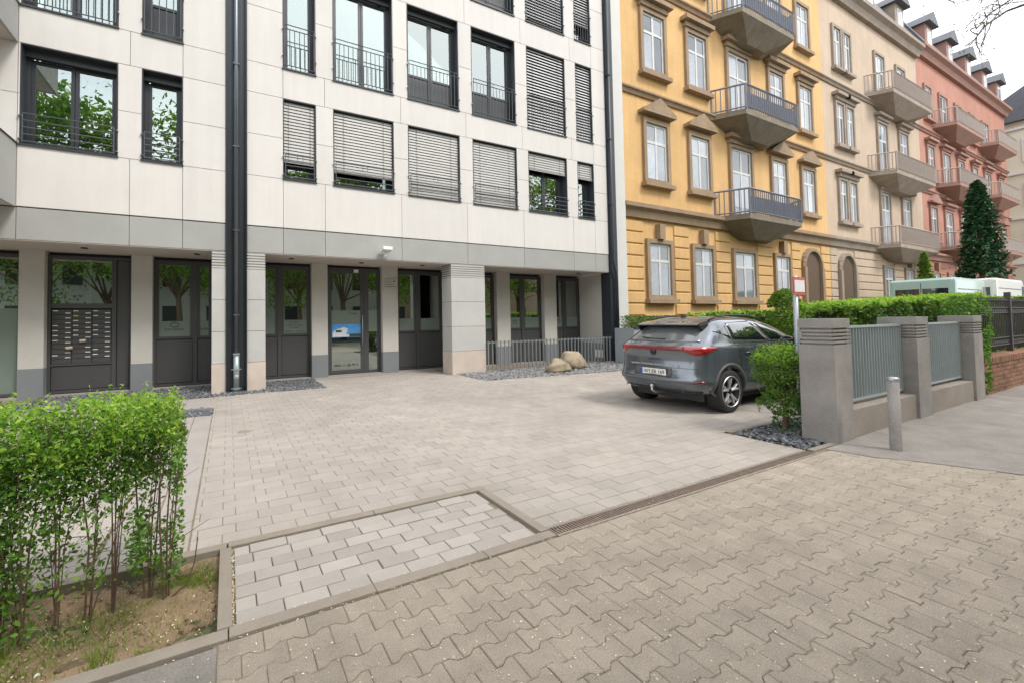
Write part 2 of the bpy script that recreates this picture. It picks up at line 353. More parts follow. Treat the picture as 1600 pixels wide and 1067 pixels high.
# forecourt pavers
fc = struct('forecourt', MB().box(1.951, 1.953, 2.99, 3.0, -.03, -.02), 'joint')
W, H = .237, .140
rect_me, rect_mb = stone_mesh('paver', [(-W/2+.002, -H/2+.002), (W/2-.002, -H/2+.002), (W/2-.002, H/2-.002), (-W/2+.002, H/2-.002)], 'paver', c=.003)
cands = []; clipped = []
def region(x0, x1, y0, y1, h, row0=0):
    r = row0; y = y0
    while y < y1-.02:
        x = -6.2+(W*.36 if r % 2 else 0); yt = min(y+h, y1)
        while x < x1:
            a, c = max(x, x0), min(x+W, x1)
            if c-a > W-.001 and abs(yt-y-H) < .001: cands.append((x+W/2, y+H/2))
            elif c-a > .03: clipped.append((a, c, y, yt))
            x += W
        y += h; r += 1
    return r
region(1.953, 5.52, 2.236, 3.028, .132)
r_ = region(-.225, 12.3, 3.028, 8.208, H); r_ = region(-.225, 5.52, 8.208, 9.608, H, r_); region(1.955, 5.38, 9.608, 10.62, H, r_); region(-6.1, -.735, 3.028, 8.05, H)
place_field(cands, rect_me, rect_mb, fc, 'paver', 'far_pavers', jz=.0009, tilt=.003, keep=240, vis=lambda x, y: inview(x, y) and x > -.2)
clipped.sort(key=lambda q: (0 if inview(q[0], q[2]) else 50)+q[2]); fm = MB()
for i, (a, c, y0, y1) in enumerate(clipped):
    ps = [(a+.002, y0+.002), (c-.002, y0+.002), (c-.002, y1-.002), (a+.002, y1-.002)]; z = random.gauss(0, .0009)
    if i < 110: part('paver', MB().prism(ps, -.05, z, .003), 'paver', fc, fix=False)
    else: fm.prism(ps, -.05, z, .003)
part('cut_pavers', fm, 'paver', fc, kind='stuff', fix=False)
# long slabs of the border strip and the walkway by the wall
k = MB(); y = 3.05
sb = []
while y < 7.35:
    for x0, x1 in ((-.72, -.475), (-.465, -.235)):
        part('border_slab', MB().slab(0, x1-x0, 0, .5, 0, 1, .01), 'slab', fc) if False else None
        b = MB().prism([(x0, y), (x1, y), (x1, min(y+.47, 7.36)), (x0, min(y+.47, 7.36))], -.05, random.gauss(0, .001), .004); sb.append(b)
    y += .475
for b in sb: part('border_slab', b, 'slab', fc, fix=False)
for i in range(12):
    x0 = -6.2+i*.5; part('walkway_slab', MB().prism([(x0, 8.06), (x0+.495, 8.06), (x0+.495, 9.18), (x0, 9.18)], -.05, .001*random.random(), .004), 'slab', fc, fix=False)
part('entrance_threshold', MB().box(1.97, 5.37, 10.62, 11.04, -.05, .02), 'slab', fc)

# light patch with concrete edging
lp = struct('light_paver_patch', MB().box(.021, .023, 2.186, 2.19, -.04, -.03), 'joint')
lw, lh = .2255, .1085
for r in range(7):
    y0 = 2.186+r*lh; x = .03; first = [0, -.125, -.0, -.12, -.02, -.12, -.135][r]
    x += first
    while x < 1.84:
        a, b = max(x, .03), min(x+lw, 1.845)
        if b-a > .04:
            part('paver', MB().prism([(a+.0025, y0+.0025), (b-.0025, y0+.0025), (b-.0025, y0+lh-.0025), (a+.0025, y0+lh-.0025)], -.05, random.gauss(.0, .0018), .003), 'light_paver', lp, fix=False)
        x += lw
ed = struct('concrete_edging', MB().box(-.048, .016, 2.184, 2.944, -.1, .012), 'kerb', bevel=.004)
for x0, x1, y0, y1 in [(-1.9, -.96, 2.105, 2.178), (-.955, -.003, 2.105, 2.178), (.003, .70, 2.105, 2.178), (.704, 1.40, 2.105, 2.178), (1.404, 1.94, 2.105, 2.178),
                       (-3.9, -2.96, 2.95, 3.02), (-2.955, -1.96, 2.95, 3.02), (-1.955, -.96, 2.95, 3.02), (-.955, -.01, 2.95, 3.02), (0, .97, 2.95, 3.02), (.975, 1.945, 2.95, 3.02),
                       (1.872, 1.944, 2.184, 2.56), (1.872, 1.944, 2.565, 2.945),
                       (5.53, 6.05, 2.15, 2.21), (5.55, 7.3, 2.95, 3.0)]:
    part('edging_stone', MB().box(x0, x1, y0, y1, -.1, .012+random.gauss(0, .0015)), 'kerb', ed, bevel=.004)

# drain channel: frame and grate bars
dr = thing('drain_channel', 'narrow rusty slotted drain channel across the driveway entrance', 'drain', (3.7, 2.17, 0))
part('drain_frame', MB().box(1.955, 5.5, 2.105, 2.122, -.06, .002).box(1.955, 5.5, 2.208, 2.228, -.06, .002), 'kerb', dr)
part('channel_bed', MB().box(1.955, 5.5, 2.12, 2.21, -.07, -.04), 'drain_bed', dr)
bm_ = MB().box(-.0055, .0055, 0, .084, -.022, .001); me = bpy.data.meshes.new('grate_bar'); me.from_pydata(bm_.v, [], bm_.f); me.materials.append(M['drain'])
nb = 0; x = 1.965; far = MB()
while x < 5.49:
    if nb < 150: inst('grate_bar', me, dr, (x-3.7, 2.123-2.17, 0))
    else: far.box(x-.0055, x+.0055, 2.123, 2.207, -.022, .001)
    x += .026; nb += 1
part('far_grate_bars', far, 'drain', dr, kind='stuff')

# soil bed with grass and litter (left), bed on the right, gravel and slate
def scatter(poly_fn, n, box):
    out_ = []
    while len(out_) < n:
        p = (random.uniform(box[0], box[1]), random.uniform(box[2], box[3]))
        if poly_fn(*p): out_.append(p)
    return out_
nx, ny = 90, 24; sv = []; sf = []
for j in range(ny+1):
    for i in range(nx+1):
        x = -4+3.952*i/nx; y = 2.18+.765*j/ny
        sv.append((x, y, -.045+.02*math.sin(x*7+y*5)*math.sin(y*9)+random.gauss(0, .005)))
for j in range(ny):
    for i in range(nx): a = j*(nx+1)+i; sf.append((a, a+1, a+nx+2, a+nx+1))
b = MB(); b.add(sv, sf); struct('soil_bed', b, 'soil', smooth=True, fix=False)
def chips(name, pts, m, smin, smax, flat, zf=lambda x, y: 0, kind='stuff', label=None, cat=None):
    b = MB()
    for x, y in pts:
        s = random.uniform(smin, smax); n = 5; a0 = random.random()*6.3
        q = Matrix.Rotation(random.gauss(0, .5), 3, 'X') @ Matrix.Rotation(random.gauss(0, .5), 3, 'Y') @ Matrix.Rotation(a0, 3, 'Z')
        vs = []
        for zz in (-1, 1):
            for k in range(n):
                t = 2*math.pi*k/n; rr = s*random.uniform(.6, 1.15)*(1 if zz < 0 else .72)
                vs.append(q @ Vector((rr*math.cos(t), rr*math.sin(t)*.62, zz*s*flat)))
        z = zf(x, y)+s*flat*.5
        b.add([(x+v.x, y+v.y, z+v.z) for v in vs], [tuple(reversed(range(n))), tuple(range(n, 2*n))]+[(k, (k+1) % n, n+(k+1) % n, n+k) for k in range(n)])
    o = part(name, b, m, kind=kind, fix=False)
    if label: tag(o, label, cat)
    return o
struct('slate_bed', MB().box(5.56, 7.4, 2.2, 2.95, -.06, -.03), 'drain_bed')
chips('slate_chips', scatter(lambda x, y: True, 1500, (5.56, 7.2, 2.22, 2.94)), 'slate', .018, .042, .22, zf=lambda x, y: random.uniform(-.03, .012), label='loose dark slate chips in the bed beside the first pillar', cat='slate chips')
g = MB(); g.prism([(5.55, 8.24), (10.6, 7.74), (11.9, 7.8), (11.9, 11.04), (6.46, 11.04), (6.46, 9.6), (5.55, 9.6)], -.058, -.02); struct('pebble_bed', g, 'drain_bed')
chips('grey_pebbles', scatter(lambda x, y: y > 8.24-(x-5.55)*.1 and (x < 5.8 or y > 8.2-(x-5.55)*.1), 5200, (5.5, 11.4, 7.8, 9.75)), 'pebble', .02, .045, .45, zf=lambda x, y: random.uniform(-.02, .015), label='loose grey pebbles in front of the bar railing and around the boulders', cat='pebbles')
g = MB(); g.box(-6, 1.93, 9.2, 11.04, -.058, -.02); struct('gravel_bed', g, 'drain_bed')
chips('gravel_strip', scatter(lambda x, y: x < -.33 or x > .74 or y < 9.62, 3600, (-3.4, 1.93, 9.2, 10.98)), 'slate', .022, .045, .4, zf=lambda x, y: random.uniform(-.02, .015), label='dark gravel strip along the foot of the wall windows', cat='gravel')
g = MB(); g.box(-.68, -.21, 7.37, 8.05, -.058, -.02); struct('gravel_square', g, 'drain_bed')
chips('slate_gravel', scatter(lambda x, y: True, 330, (-.66, -.24, 7.4, 8.03)), 'slate', .02, .04, .4, zf=lambda x, y: random.uniform(-.02, .01), label='small square of dark gravel at the end of the border slabs', cat='gravel')
# fallen petals and seed husks
P = np.column_stack([RNG.uniform(-.8, 12., 6500)**1.0, RNG.uniform(.2, 2.2, 6500), RNG.uniform(.003, .010, 6500)])
o = leaves('fallen_petals', P, .0048, 'petal', up=6.); tag(o, 'tiny pale fallen petals scattered over the zigzag pavers', 'petals')
E_ = []
for k in range(900):
    t = random.random(); ln = random.choice([((-.0, 2.18), (1.87, 2.18)), ((.02, 2.19), (.022, 2.94)), ((0, 3.025), (1.95, 3.025)), ((1.95, 2.23), (5.5, 2.232)), ((0, 2.1), (5.5, 2.1))])
    E_.append((ln[0][0]+(ln[1][0]-ln[0][0])*t+random.gauss(0, .006), ln[0][1]+(ln[1][1]-ln[0][1])*t+random.gauss(0, .006), .004))
o = leaves('petal_drift', np.array(E_), .005, 'petal', up=6.); tag(o, 'drift of pale petals caught along the edging stones', 'petals')
# grass tufts in soil bed
gp = []
for cx, cy, rr, n in [(-.2, 2.74, .11, 1500), (-.36, 2.6, .1, 600), (-.95, 2.35, .22, 1500), (-.75, 2.4, .3, 900), (-.4, 2.5, .25, 700), (-.55, 2.32, .1, 260), (-.13, 2.87, .07, 300), (-.62, 2.62, .15, 350), (-.33, 2.24, .03, 120), (-1.5, 2.5, .4, 900)]:
    for _ in range(n): gp.append((cx+random.gauss(0, rr), cy+random.gauss(0, rr*.5)))
gp = [p for p in gp if p[0] < -.06 and 2.19 < p[1] < 2.94]
b = MB()
for x, y in gp:
    h = random.uniform(.012, .045); a = random.random()*6.3; lx, ly = random.gauss(0, .5)*h, random.gauss(0, .5)*h; w_ = .0018
    b.add([(x-w_*math.cos(a), y-w_*math.sin(a), -.045), (x+w_*math.cos(a), y+w_*math.sin(a), -.045), (x+lx, y+ly, -.045+h)], [(0, 1, 2)])
o = part('grass_tufts', b, 'grass', kind='stuff', fix=False); tag(o, 'patchy short grass on the bare soil under the clipped hedge', 'grass')
tg = MB()
for _ in range(420):
    cx, cy = random.choice([(-1.0, 2.42), (-1.06, 2.36), (-.5, 2.25), (-.93, 2.5)]); x, y = cx+random.gauss(0, .03), cy+random.gauss(0, .03)
    h = random.uniform(.04, .12); lx, ly = random.gauss(0, .35)*h, random.gauss(0, .35)*h
    tg.add([(x-.002, y, -.045), (x+.002, y, -.045), (x+lx, y+ly, -.045+h)], [(0, 1, 2)])
o = part('grass_clump', tg, 'grass', kind='stuff', fix=False); tag(o, 'taller grass clumps at the left end of the planting bed', 'grass')
o = chips('soil_clods', scatter(lambda x, y: True, 900, (-2.2, -.06, 2.2, 2.93)), 'soil', .004, .014, .6, zf=lambda x, y: -.043, label='crumbly soil clods in the planting bed', cat='soil')
P = np.column_stack([RNG.uniform(-1.6, -.06, 700), RNG.uniform(2.2, 2.94, 700), RNG.uniform(-.04, -.03, 700)])
o = leaves('bed_litter', P, .005, 'petal', up=5.); tag(o, 'pale fallen petals on the soil of the planting bed', 'petals')
for (x, y, s, a, lab) in [(-.60, 2.30, .04, .3, 'flat brown stone lying in the soil bed nearest the front edging'), (-.47, 2.36, .012, 1, 'small round dark pebble in the middle of the soil bed'), (-.22, 2.83, .035, .9, 'dark flat stone beside the back edging of the soil bed')]:
    ps = [(x+s*math.cos(a+t)*1.6, y+s*math.sin(a+t)*.7) for t in (0, .9, 2.1, 3.1, 4.2, 5.2)]
    tag(part('flat_stone', MB().prism(ps, -.05, -.02, .006), 'bark'), lab, 'stone', 'stones in the soil bed')
for (x, y, lab) in [(-.66, 2.22, 'crumpled white scrap of litter on the soil by the edging'), (-.73, 2.31, 'larger white scrap of litter on the soil farther from the edging')]:
    tag(part('litter_scrap', MB().prism([(x, y), (x+.02, y+.004), (x+.017, y+.014), (x+.004, y+.012)], -.04, -.03, .003), 'litter'), lab, 'litter', 'scraps of litter')
# spilled heap of sand on the forecourt
b = MB(); b.lathe([(.085, 0), (.06, .012), (.03, .02), (.001, .022)], (.19, 6.02, .001), 14)
tag(part('sand_heap', b, 'kerb', smooth=True), 'small round heap of sand on the forecourt pavers', 'sand')

# ------------------------------------------------------------------ apartment building
B = thing('apartment_building', 'cream stone apartment building with dark framed windows and recessed grey ground floor', 'building', (3, D, 0))
LW = [(-3.339, -1.923), (-1.539, -.841)]
RW = [(1.106, 1.836), (2.241, 3.776), (4.175, 5.718), (6.139, 7.670), (8.102, 9.645), (10.098, 10.822)]
ROWS = [(4.662, 6.508), (7.194, 9.738), (10.493, 13.03)]
XE = 11.42
def panel(x0, x1, z0, z1, m='cream', y=D, th=.04, name='facade_panel'):
    g_ = .004
    return part(name, MB().slab(x0+g_, x1-g_, y, y+th, z0+g_, z1-g_, .004), m, B, fix=False)
back = MB()
def cell(x0, x1, z0, z1, m='cream', y=D):
    panel(x0, x1, z0, z1, m, y); back.box(x0, x1, y+.041, y+.34, z0, z1)
def wing(xl, xr, wins, joints):
    xs = [xl]+joints+[xr]
    bands = [(ZB, ROWS[0][0]), (ROWS[0][1], ROWS[1][0]), (ROWS[1][1], ROWS[2][0]), (ROWS[2][1], 13.9)]
    for z0, z1 in bands:
        for a, b_ in zip(xs, xs[1:]): cell(a, b_, z0, z1)
    for a, b_ in zip(xs, xs[1:]): cell(a, b_, ZS, ZB-.012, 'grey_stone', D+.012)
    piers = [xl]+[v for w_ in wins for v in w_]+[xr]
    for (z0, z1) in ROWS:
        zm = (z0+z1)/2
        for i in range(0, len(piers), 2):
            if piers[i+1]-piers[i] < .02: continue
            cell(piers[i], piers[i+1], z0, zm); cell(piers[i], piers[i+1], zm, z1)
wing(-3.37, -.052, LW, [-1.73, -.841])
wing(-6.2, -3.372, [], [])
wing(.36, XE, RW, [1.106, 2.04, 3.975, 5.93, 7.886, 9.87, 10.822])
part('inner_wall', back, 'liner', B)
# balcony boxes projecting at the far left
for z0, z1 in ((ZB, ROWS[0][0]+.0), (ROWS[0][1], ROWS[1][0]), (ROWS[1][1], ROWS[2][0])):
    bal = part('balcony', MB().box(-6.2, -3.42, 8.3, D-.002, z0, z0+.14), 'soffit', B)
    part('parapet', MB().box(-3.418, -3.372, 8.30, D-.002, z0-.01, z1).box(-6.2, -3.372, 8.25, 8.298, z0-.01, z1), 'grey_stone', bal)  # grey in place of beige: the side's shade painted into the stone colour
    part('coping', MB().box(-3.435, -3.36, 8.24, D-.002, z1+.002, z1+.03), 'frame_blue', bal)
# dark metal strips and pipes
part('metal_cladding', MB().box(-.05, .358, D+.06, D+.2, -.02, 13.9).box(-.05, -.03, D-.03, D+.06, -.02, 13.9).box(.338, .358, D-.03, D+.06, -.02, 13.9), 'metal_panel', B)
pp = part('downpipe', MB().tube([(.15, D-.02, .62), (.15, D-.02, 13.9)], .047, 12), 'pipe', B, smooth=True)
for z in (1.6, 3.4, 5.2, 7.0, 8.8, 10.6): part('pipe_bracket', MB().box(.09, .21, D-.075, D+.06, z, z+.03), 'pipe', pp)
b = MB().tube([(.15, D-.02, .02), (.15, D-.02, .80)], .058, 12)
part('standpipe', b, 'pipe_light', pp, smooth=True)
b = MB()
for z in (.06, .46, .78): b.tube([(.15, D-.02, z), (.15, D-.02, z+.035)], .07, 12)
b.box(.05, .25, D-.035, D-.005, .47, .485).box(.05, .25, D-.035, D-.005, .07, .085)
part('pipe_collar', b, 'pipe_light', pp)
part('inspection_cover', MB().lathe([(.05, -.02), (.05, -.075), (.035, -.085), (.001, -.085)], (.15, D, .32), 14, 'y'), 'steel', pp, smooth=True)
part('corner_cladding', MB().box(XE+.002, 11.80, D-.03, D+.35, -.06, 13.9), 'metal_panel', B)
pp = part('downpipe', MB().tube([(11.50, D-.10, 13.9), (11.50, D-.10, 3.35), (11.54, D-.11, 3.12), (11.60, D-.11, 2.95), (11.64, D-.10, 2.75), (11.64, D-.10, .0)], .05, 10), 'metal_panel', B, smooth=True)
for z in (5.2, 7.4, 9.6): part('pipe_bracket', MB().box(11.44, 11.56, D-.16, D-.03, z, z+.03), 'metal_panel', pp)

# recessed ground floor: soffit, side walls, piers, dado, pilasters
part('soffit', MB().box(-6.2, XE, D+.35, DR+.05, ZS, ZS+.05).box(-6.2, -.05, D+.02, D+.349, ZS-.012, ZS-.002).box(.36, XE, D+.02, D+.349, ZS-.012, ZS-.002), 'soffit', B)
part('rear_wall', MB().box(-6.2, 11.8, DR+.06, DR+.1, -.05, 3.1), 'room', B)
part('side_wall', MB().box(11.46, 11.8, D+.351, DR+.05, -.05, ZS), 'render_wall', B)
part('side_wall_dado', MB().box(11.445, 11.459, D+.36, DR, -.05, .60), 'dado', B)
part('wall_vent', MB().box(11.435, 11.444, 9.95, 10.35, .12, .38), 'white', B)
for x0, x1 in [(-3.73, -3.34), (-1.898, -1.512), (1.931, 2.338), (3.853, 4.317), (7.712, 8.231), (9.67, 10.207)]:
    part('wall_pier', MB().box(x0, x1, DR-.22, DR+.05, .60, ZS-.001), 'render_wall', B, bevel=.004)
    part('pier_dado', MB().box(x0-.004, x1+.004, DR-.224, DR+.05, -.03, .597), 'dado', B, bevel=.004)
def pilaster(x0, x1, yb):
    p = thing('x', '', '') if False else None
    P_ = part('pilaster', MB().box(x0+.01, x1-.01, D+.06, yb, -.03, ZS-.014), 'liner', B)
    for i, (z0, z1) in enumerate(((0.61, 1.27), (1.27, 1.94), (1.94, 2.6))):
        part('stone_block', MB().box(x0, x1, D+.008, yb, z0+.004, z1-.004), 'pilaster', P_, bevel=.003)
    part('base_block', MB().box(x0-.003, x1+.003, D+.004, yb, -.03, .606), 'pink', P_, bevel=.004)
    z = 2.604
    for i in range(6):
        part('rib', MB().box(x0, x1, D+.008, yb, z, z+.038), 'pilaster', P_, bevel=.003)
        part('rib_groove', MB().box(x0+.018, x1-.018, D+.028, yb, z+.036, z+.062), 'pilaster', P_)
        z += .059
pilaster(-.314, -.053, D+.45); pilaster(.361, .726, D+.45); pilaster(5.385, 6.459, D+.55)
part('fin_wall', MB().box(5.83, 6.44, D+.55, DR+.04, -.03, ZS-.002), 'render_wall', B)

def ring(b, x0, x1, z0, z1, t, y0, y1):
    b.box(x0, x0+t, y0, y1, z0, z1).box(x1-t, x1, y0, y1, z0, z1).box(x0+t, x1-t, y0, y1, z0, z0+t).box(x0+t, x1-t, y0, y1, z1-t, z1)
def pane(x0, x1, z0, z1, y, parent, m='glass', name='pane'):
    return part(name, MB().box(x0, x1, y, y+.008, z0, z1), m, parent)

def gf_window(x0, x1, split, zg=1.17, glass=((0, 1)), z0=.06, head=2.895, name='shopfront_window', frosted=True, lab=None):
    f = MB(); y = DR-.06
    ring(f, x0, x1, z0, head, .05, y, y+.07)
    ss = [x0]+split+[x1]
    for s_ in split: f.box(s_-.045, s_+.045, y-.002, y+.068, z0+.05, head-.05)
    win = part(name, f, 'frame', B)
    if lab: win['label'] = lab
    for a, b_ in zip(ss, ss[1:]):
        a += .045; b_ -= .045
        lf = MB(); ring(lf, a+.002, b_-.002, zg-.06, head-.052, .055, y+.008, y+.06); part('sash', lf, 'frame', win)
        pane(a+.057, b_-.057, zg-.005, head-.107, y+.03, win)
        lp_ = MB(); lp_.slab(a+.004, b_-.004, y+.02, y+.06, z0+.06, zg-.075, .006); part('lower_panel', lp_, 'frame', win, fix=False)
        if frosted: part('frosted_band', MB().box(a+.057, b_-.057, y+.024, y+.028, zg-.005, zg+.34), 'frost', win)
    b_ = MB().box(x0+.02, x1-.02, DR+.045, DR+.055, z0, head); part('dark_room', b_, 'room', win)
    return win
part('threshold', MB().box(-6.2, 5.83, DR-.20, DR+.04, -.05, .045).box(6.46, 11.44, DR-.2, DR+.04, -.05, .03), 'slab', B)
w2 = gf_window(-1.512, -.32, [-.70]); w3 = gf_window(.36, 1.931, [1.16])
w5 = gf_window(4.317, 5.825, [4.99]); w6 = gf_window(6.46, 7.712, [7.05], frosted=True); w7 = gf_window(8.231, 9.67, [8.86]); w8 = gf_window(10.207, 11.44, [10.72])
gf_window(-.31, .35, [])
# far-left window with frosted lower half
f = MB(); ring(f, -6.1, -3.73, .06, 2.895, .06, DR-.06, DR+.01); w0 = part('shopfront_window', f, 'frame', B)
pane(-6.04, -3.79, .12, 2.83, DR-.03, w0); part('frosted_band', MB().box(-6.04, -3.79, DR-.038, DR-.032, .12, 1.80), 'frost', w0); part('dark_room', MB().box(-6.05, -3.75, DR+.045, DR+.055, .1, 2.8), 'room', w0)
# lettering on the frosted bands
yb_ = DR-.037
text('lettering', 'Immobilien', .085, (-1.11, yb_, 1.30), (rad(90), 0, 0), 'letter', w2); text('lettering', 'Immobilien', .085, (-.52, yb_, 1.30), (rad(90), 0, 0), 'letter', w2, sx=.5)
def emblem(x, z, parent, r=.07, y=yb_):
    b = MB()
    for k in range(20):
        t0, t1 = 2*math.pi*k/20+.9, 2*math.pi*(k+1)/20+.9
        if k == 19: continue
        b.tube([(x+r*1.15*math.cos(t0), y, z+r*.85*math.sin(t0)), (x+r*1.15*math.cos(t1), y, z+r*.85*math.sin(t1))], .006, 4)
    b.tube([(x-r*.7, y, z+.01), (x, y, z+r*.75), (x+r*.7, y, z+.01)], .005, 4)
    return part('emblem', b, 'letter', parent)
emblem(-1.11, 1.43, w2); emblem(8.55, 1.36, w7); emblem(10.46, 1.36, w8)
for i, (tx, sz, z) in enumerate([('Immobilien', .05, 1.44), ('Verkauf · Vermietung', .045, 1.36), ('Verwaltung', .045, 1.30), ('0800 -11 66 99 3', .07, 1.19)]):
    text('lettering', tx, sz, (1.53, yb_, z), (rad(90), 0, 0), 'letter', w3)

# mailbox front
f = MB(); x0, x1 = -3.337, -1.898; y = DR-.06
ring(f, x0, x1, .06, 2.90, .055, y, y+.07); f.box(-2.27, -2.19, y, y+.07, .115, 2.845).box(x0+.055, -2.27, y, y+.07, 1.80, 1.90).box(x0+.055, -2.27, y, y+.07, .62, .66)
mb_ = part('mailbox_front', f, 'frame', B, label='dark entrance panel with rows of letterboxes and nameplates')
pane(x0+.06, -2.275, 1.905, 2.84, y+.03, mb_); part('side_panel', MB().slab(-2.185, x1-.06, y+.02, y+.06, .12, 2.84, .008), 'frame', mb_, fix=False)
part('lower_panel', MB().slab(x0+.06, -2.275, y+.02, y+.06, .12, .615, .008), 'frame', mb_, fix=False)
part('dark_room', MB().box(x0+.06, -2.3, DR+.045, DR+.055, 1.9, 2.84), 'room', mb_)
part('curtain', MB().box(-2.72, -2.64, DR+.0, DR+.01, 1.9, 2.84), 'curtain', mb_)
fl = bpy.data.meshes.new('letterbox'); q = MB().slab(-.162, .162, 0, .03, -.048, .048, .004); fl.from_pydata(q.v, [], q.f); fl.materials.append(M['frame'])
npm = bpy.data.meshes.new('nameplate'); q = MB().slab(-.043, .043, -.004, 0, -.009, .009, .002); npm.from_pydata(q.v, [], q.f); npm.materials.append(M['white'])
has = {0: [0, 3, 4, 5, 6, 9], 1: list(range(0, 10)), 2: [0, 1, 2, 3, 4, 5], 3: [0, 1, 2, 3, 4, 5, 7, 8, 9], 4: [0, 1, 3, 4, 5, 8, 9], 5: list(range(0, 10))}
for c in range(3):
    for r in range(11):
        zc = 1.725-r*.1015
        lb = inst('letterbox', fl, mb_, (x0+.065+.165+c*.332-3, y+.012-D, zc))
for c, rs in has.items():
    for r in rs:
        cx = x0+.065+(c//2)*.332+(.06 if c % 2 == 0 else .265); zc = 1.748-r*.1015-(.047 if c % 2 else 0)
        n_ = inst('nameplate', npm, mb_, (cx-3, y+.008-D, zc))
n_ = part('nameplate', MB().box(-2.92, -2.834, y+.0, y+.008, 1.635, 1.653), 'yellow', mb_, label='yellow nameplate among the white ones')
for x, z in ((-2.97, .98), (-2.75, 1.12)): part('rolled_paper', MB().tube([(x-.05, y-.03, z), (x+.05, y-.035, z+.01)], .032, 7), 'paper', mb_)
# glass entrance door
x0, x1 = 2.338, 3.853; y = DR-.06
f = MB(); ring(f, x0, x1, .02, 2.90, .05, y, y+.07); f.box(3.36, 3.45, y, y+.07, .07, 2.85)
dw = part('entrance_door', f, 'frame', B, label='glazed entrance door with poster and long steel handle')
lf = MB(); ring(lf, x0+.052, 3.358, .075, 2.845, .085, y+.01, y+.06); part('door_leaf', lf, 'frame', dw)
pane(x0+.137, 3.273, .16, 2.76, y+.03, dw); lf = MB(); ring(lf, 3.452, x1-.052, .075, 2.845, .05, y+.01, y+.06); part('side_light_frame', lf, 'frame', dw)
pane(3.50, x1-.10, .125, 2.79, y+.03, dw)
part('door_handle', MB().tube([(3.31, y-.05, .78), (3.31, y-.05, 1.62)], .014, 8).tube([(3.31, y-.05, .88), (3.31, y+.02, .88)], .008, 6).tube([(3.31, y-.05, 1.52), (3.31, y+.02, 1.52)], .008, 6), 'steel', dw, smooth=True)
part('frosted_band', MB().box(x0+.14, 3.27, y+.020, y+.027, 1.35, 1.75).box(3.505, x1-.105, y+.020, y+.027, 1.17, 1.75), 'frost', dw)
po = part('poster', MB().box(x0+.14, 3.27, y+.008, y+.012, 1.03, 1.38), 'poster_sky', dw)
part('poster_picture', MB().add([(2.50, y+.006, 1.05), (2.86, y+.006, 1.08), (2.92, y+.006, 1.26), (2.80, y+.006, 1.30), (2.55, y+.006, 1.22), (2.50, y+.006, 1.14)], [(0, 1, 2, 3, 4, 5)]).box(2.5, 3.0, y+.0065, y+.0072, 1.04, 1.10), 'poster_white', po)
part('poster_lawn', MB().box(2.95, 3.27, y+.0064, y+.0074, 1.035, 1.12), 'poster_dark', po); part('poster_window', MB().box(2.58, 2.74, y+.004, y+.005, 1.16, 1.22), 'poster_dark', po)
text('lettering', '0800 -11 66 99 3', .095, (2.86, y+.022, .25), (rad(90), 0, 0), 'letter', dw)
text('lettering', 'Immobilien', .05, (3.05, y+.012, 1.65), (rad(90), 0, 0), 'letter', dw)
part('dark_room', MB().box(x0+.02, x1-.02, DR+.045, DR+.055, .1, 2.8), 'room', dw)
ns = tag(part('company_sign', MB().slab(3.93, 4.28, DR-.245, DR-.225, 2.36, 2.62, .003), 'pilaster', None, fix=False), 'pale company sign plate with small print on the pier right of the glass door', 'sign')
for i, z in enumerate((2.53, 2.46, 2.40)): part('sign_print', MB().box(3.96, 4.13+.06*i, DR-.248, DR-.246, z, z+.012), 'letter', ns)
part('sign_emblem', MB().box(4.17, 4.22, DR-.248, DR-.246, 2.53, 2.58), 'sign_red', ns)
# soffit spotlights
for x, y_, lab in [(-2.55, 10.2, 'left of the grey pipe strip above the letterboxes'), (-.62, 10.25, 'above the window left of the first pilaster'), (1.35, 10.2, 'above the window right of the grey pipe strip'), (3.1, 10.3, 'above the glass entrance door'), (4.8, 10.2, 'above the dark door beside the wide pilaster'), (10.6, 10.2, 'near the right end wall')]:
    tag(part('ceiling_spotlight', MB().lathe([(.06, 0), (.06, -.02), (.045, -.024), (.001, -.02)], (x, y_, ZS-.001), 16), 'frame'), 'small round spotlight in the soffit, '+lab, 'light', 'soffit spotlights')
tag(part('door_sensor', MB().box(3.08, 3.2, DR-.12, DR-.062, 2.78, 2.86), 'white', None, bevel=.01), 'white movement sensor above the glass entrance door', 'sensor')
# flood lamp on the band
fl_ = thing('flood_lamp', 'small white flood lamp with sensor fixed to the grey band above the entrance', 'lamp', (3.48, D-.1, 3.1))
part('lamp_head', MB().prof([(D-.30, 3.17), (D-.06, 3.13), (D-.05, 3.21), (D-.29, 3.25)], 3.36, 3.60), 'white', fl_, bevel=.008)
part('lamp_arm', MB().tube([(3.48, D+.01, 3.06), (3.48, D-.10, 3.06), (3.48, D-.14, 3.14)], .014, 6), 'white', fl_)
part('motion_sensor', MB().lathe([(.02, .05), (.045, .03), (.048, -.02), (.02, -.05), (.001, -.055)], (3.48, D-.12, 3.04), 12), 'white', fl_, smooth=True)

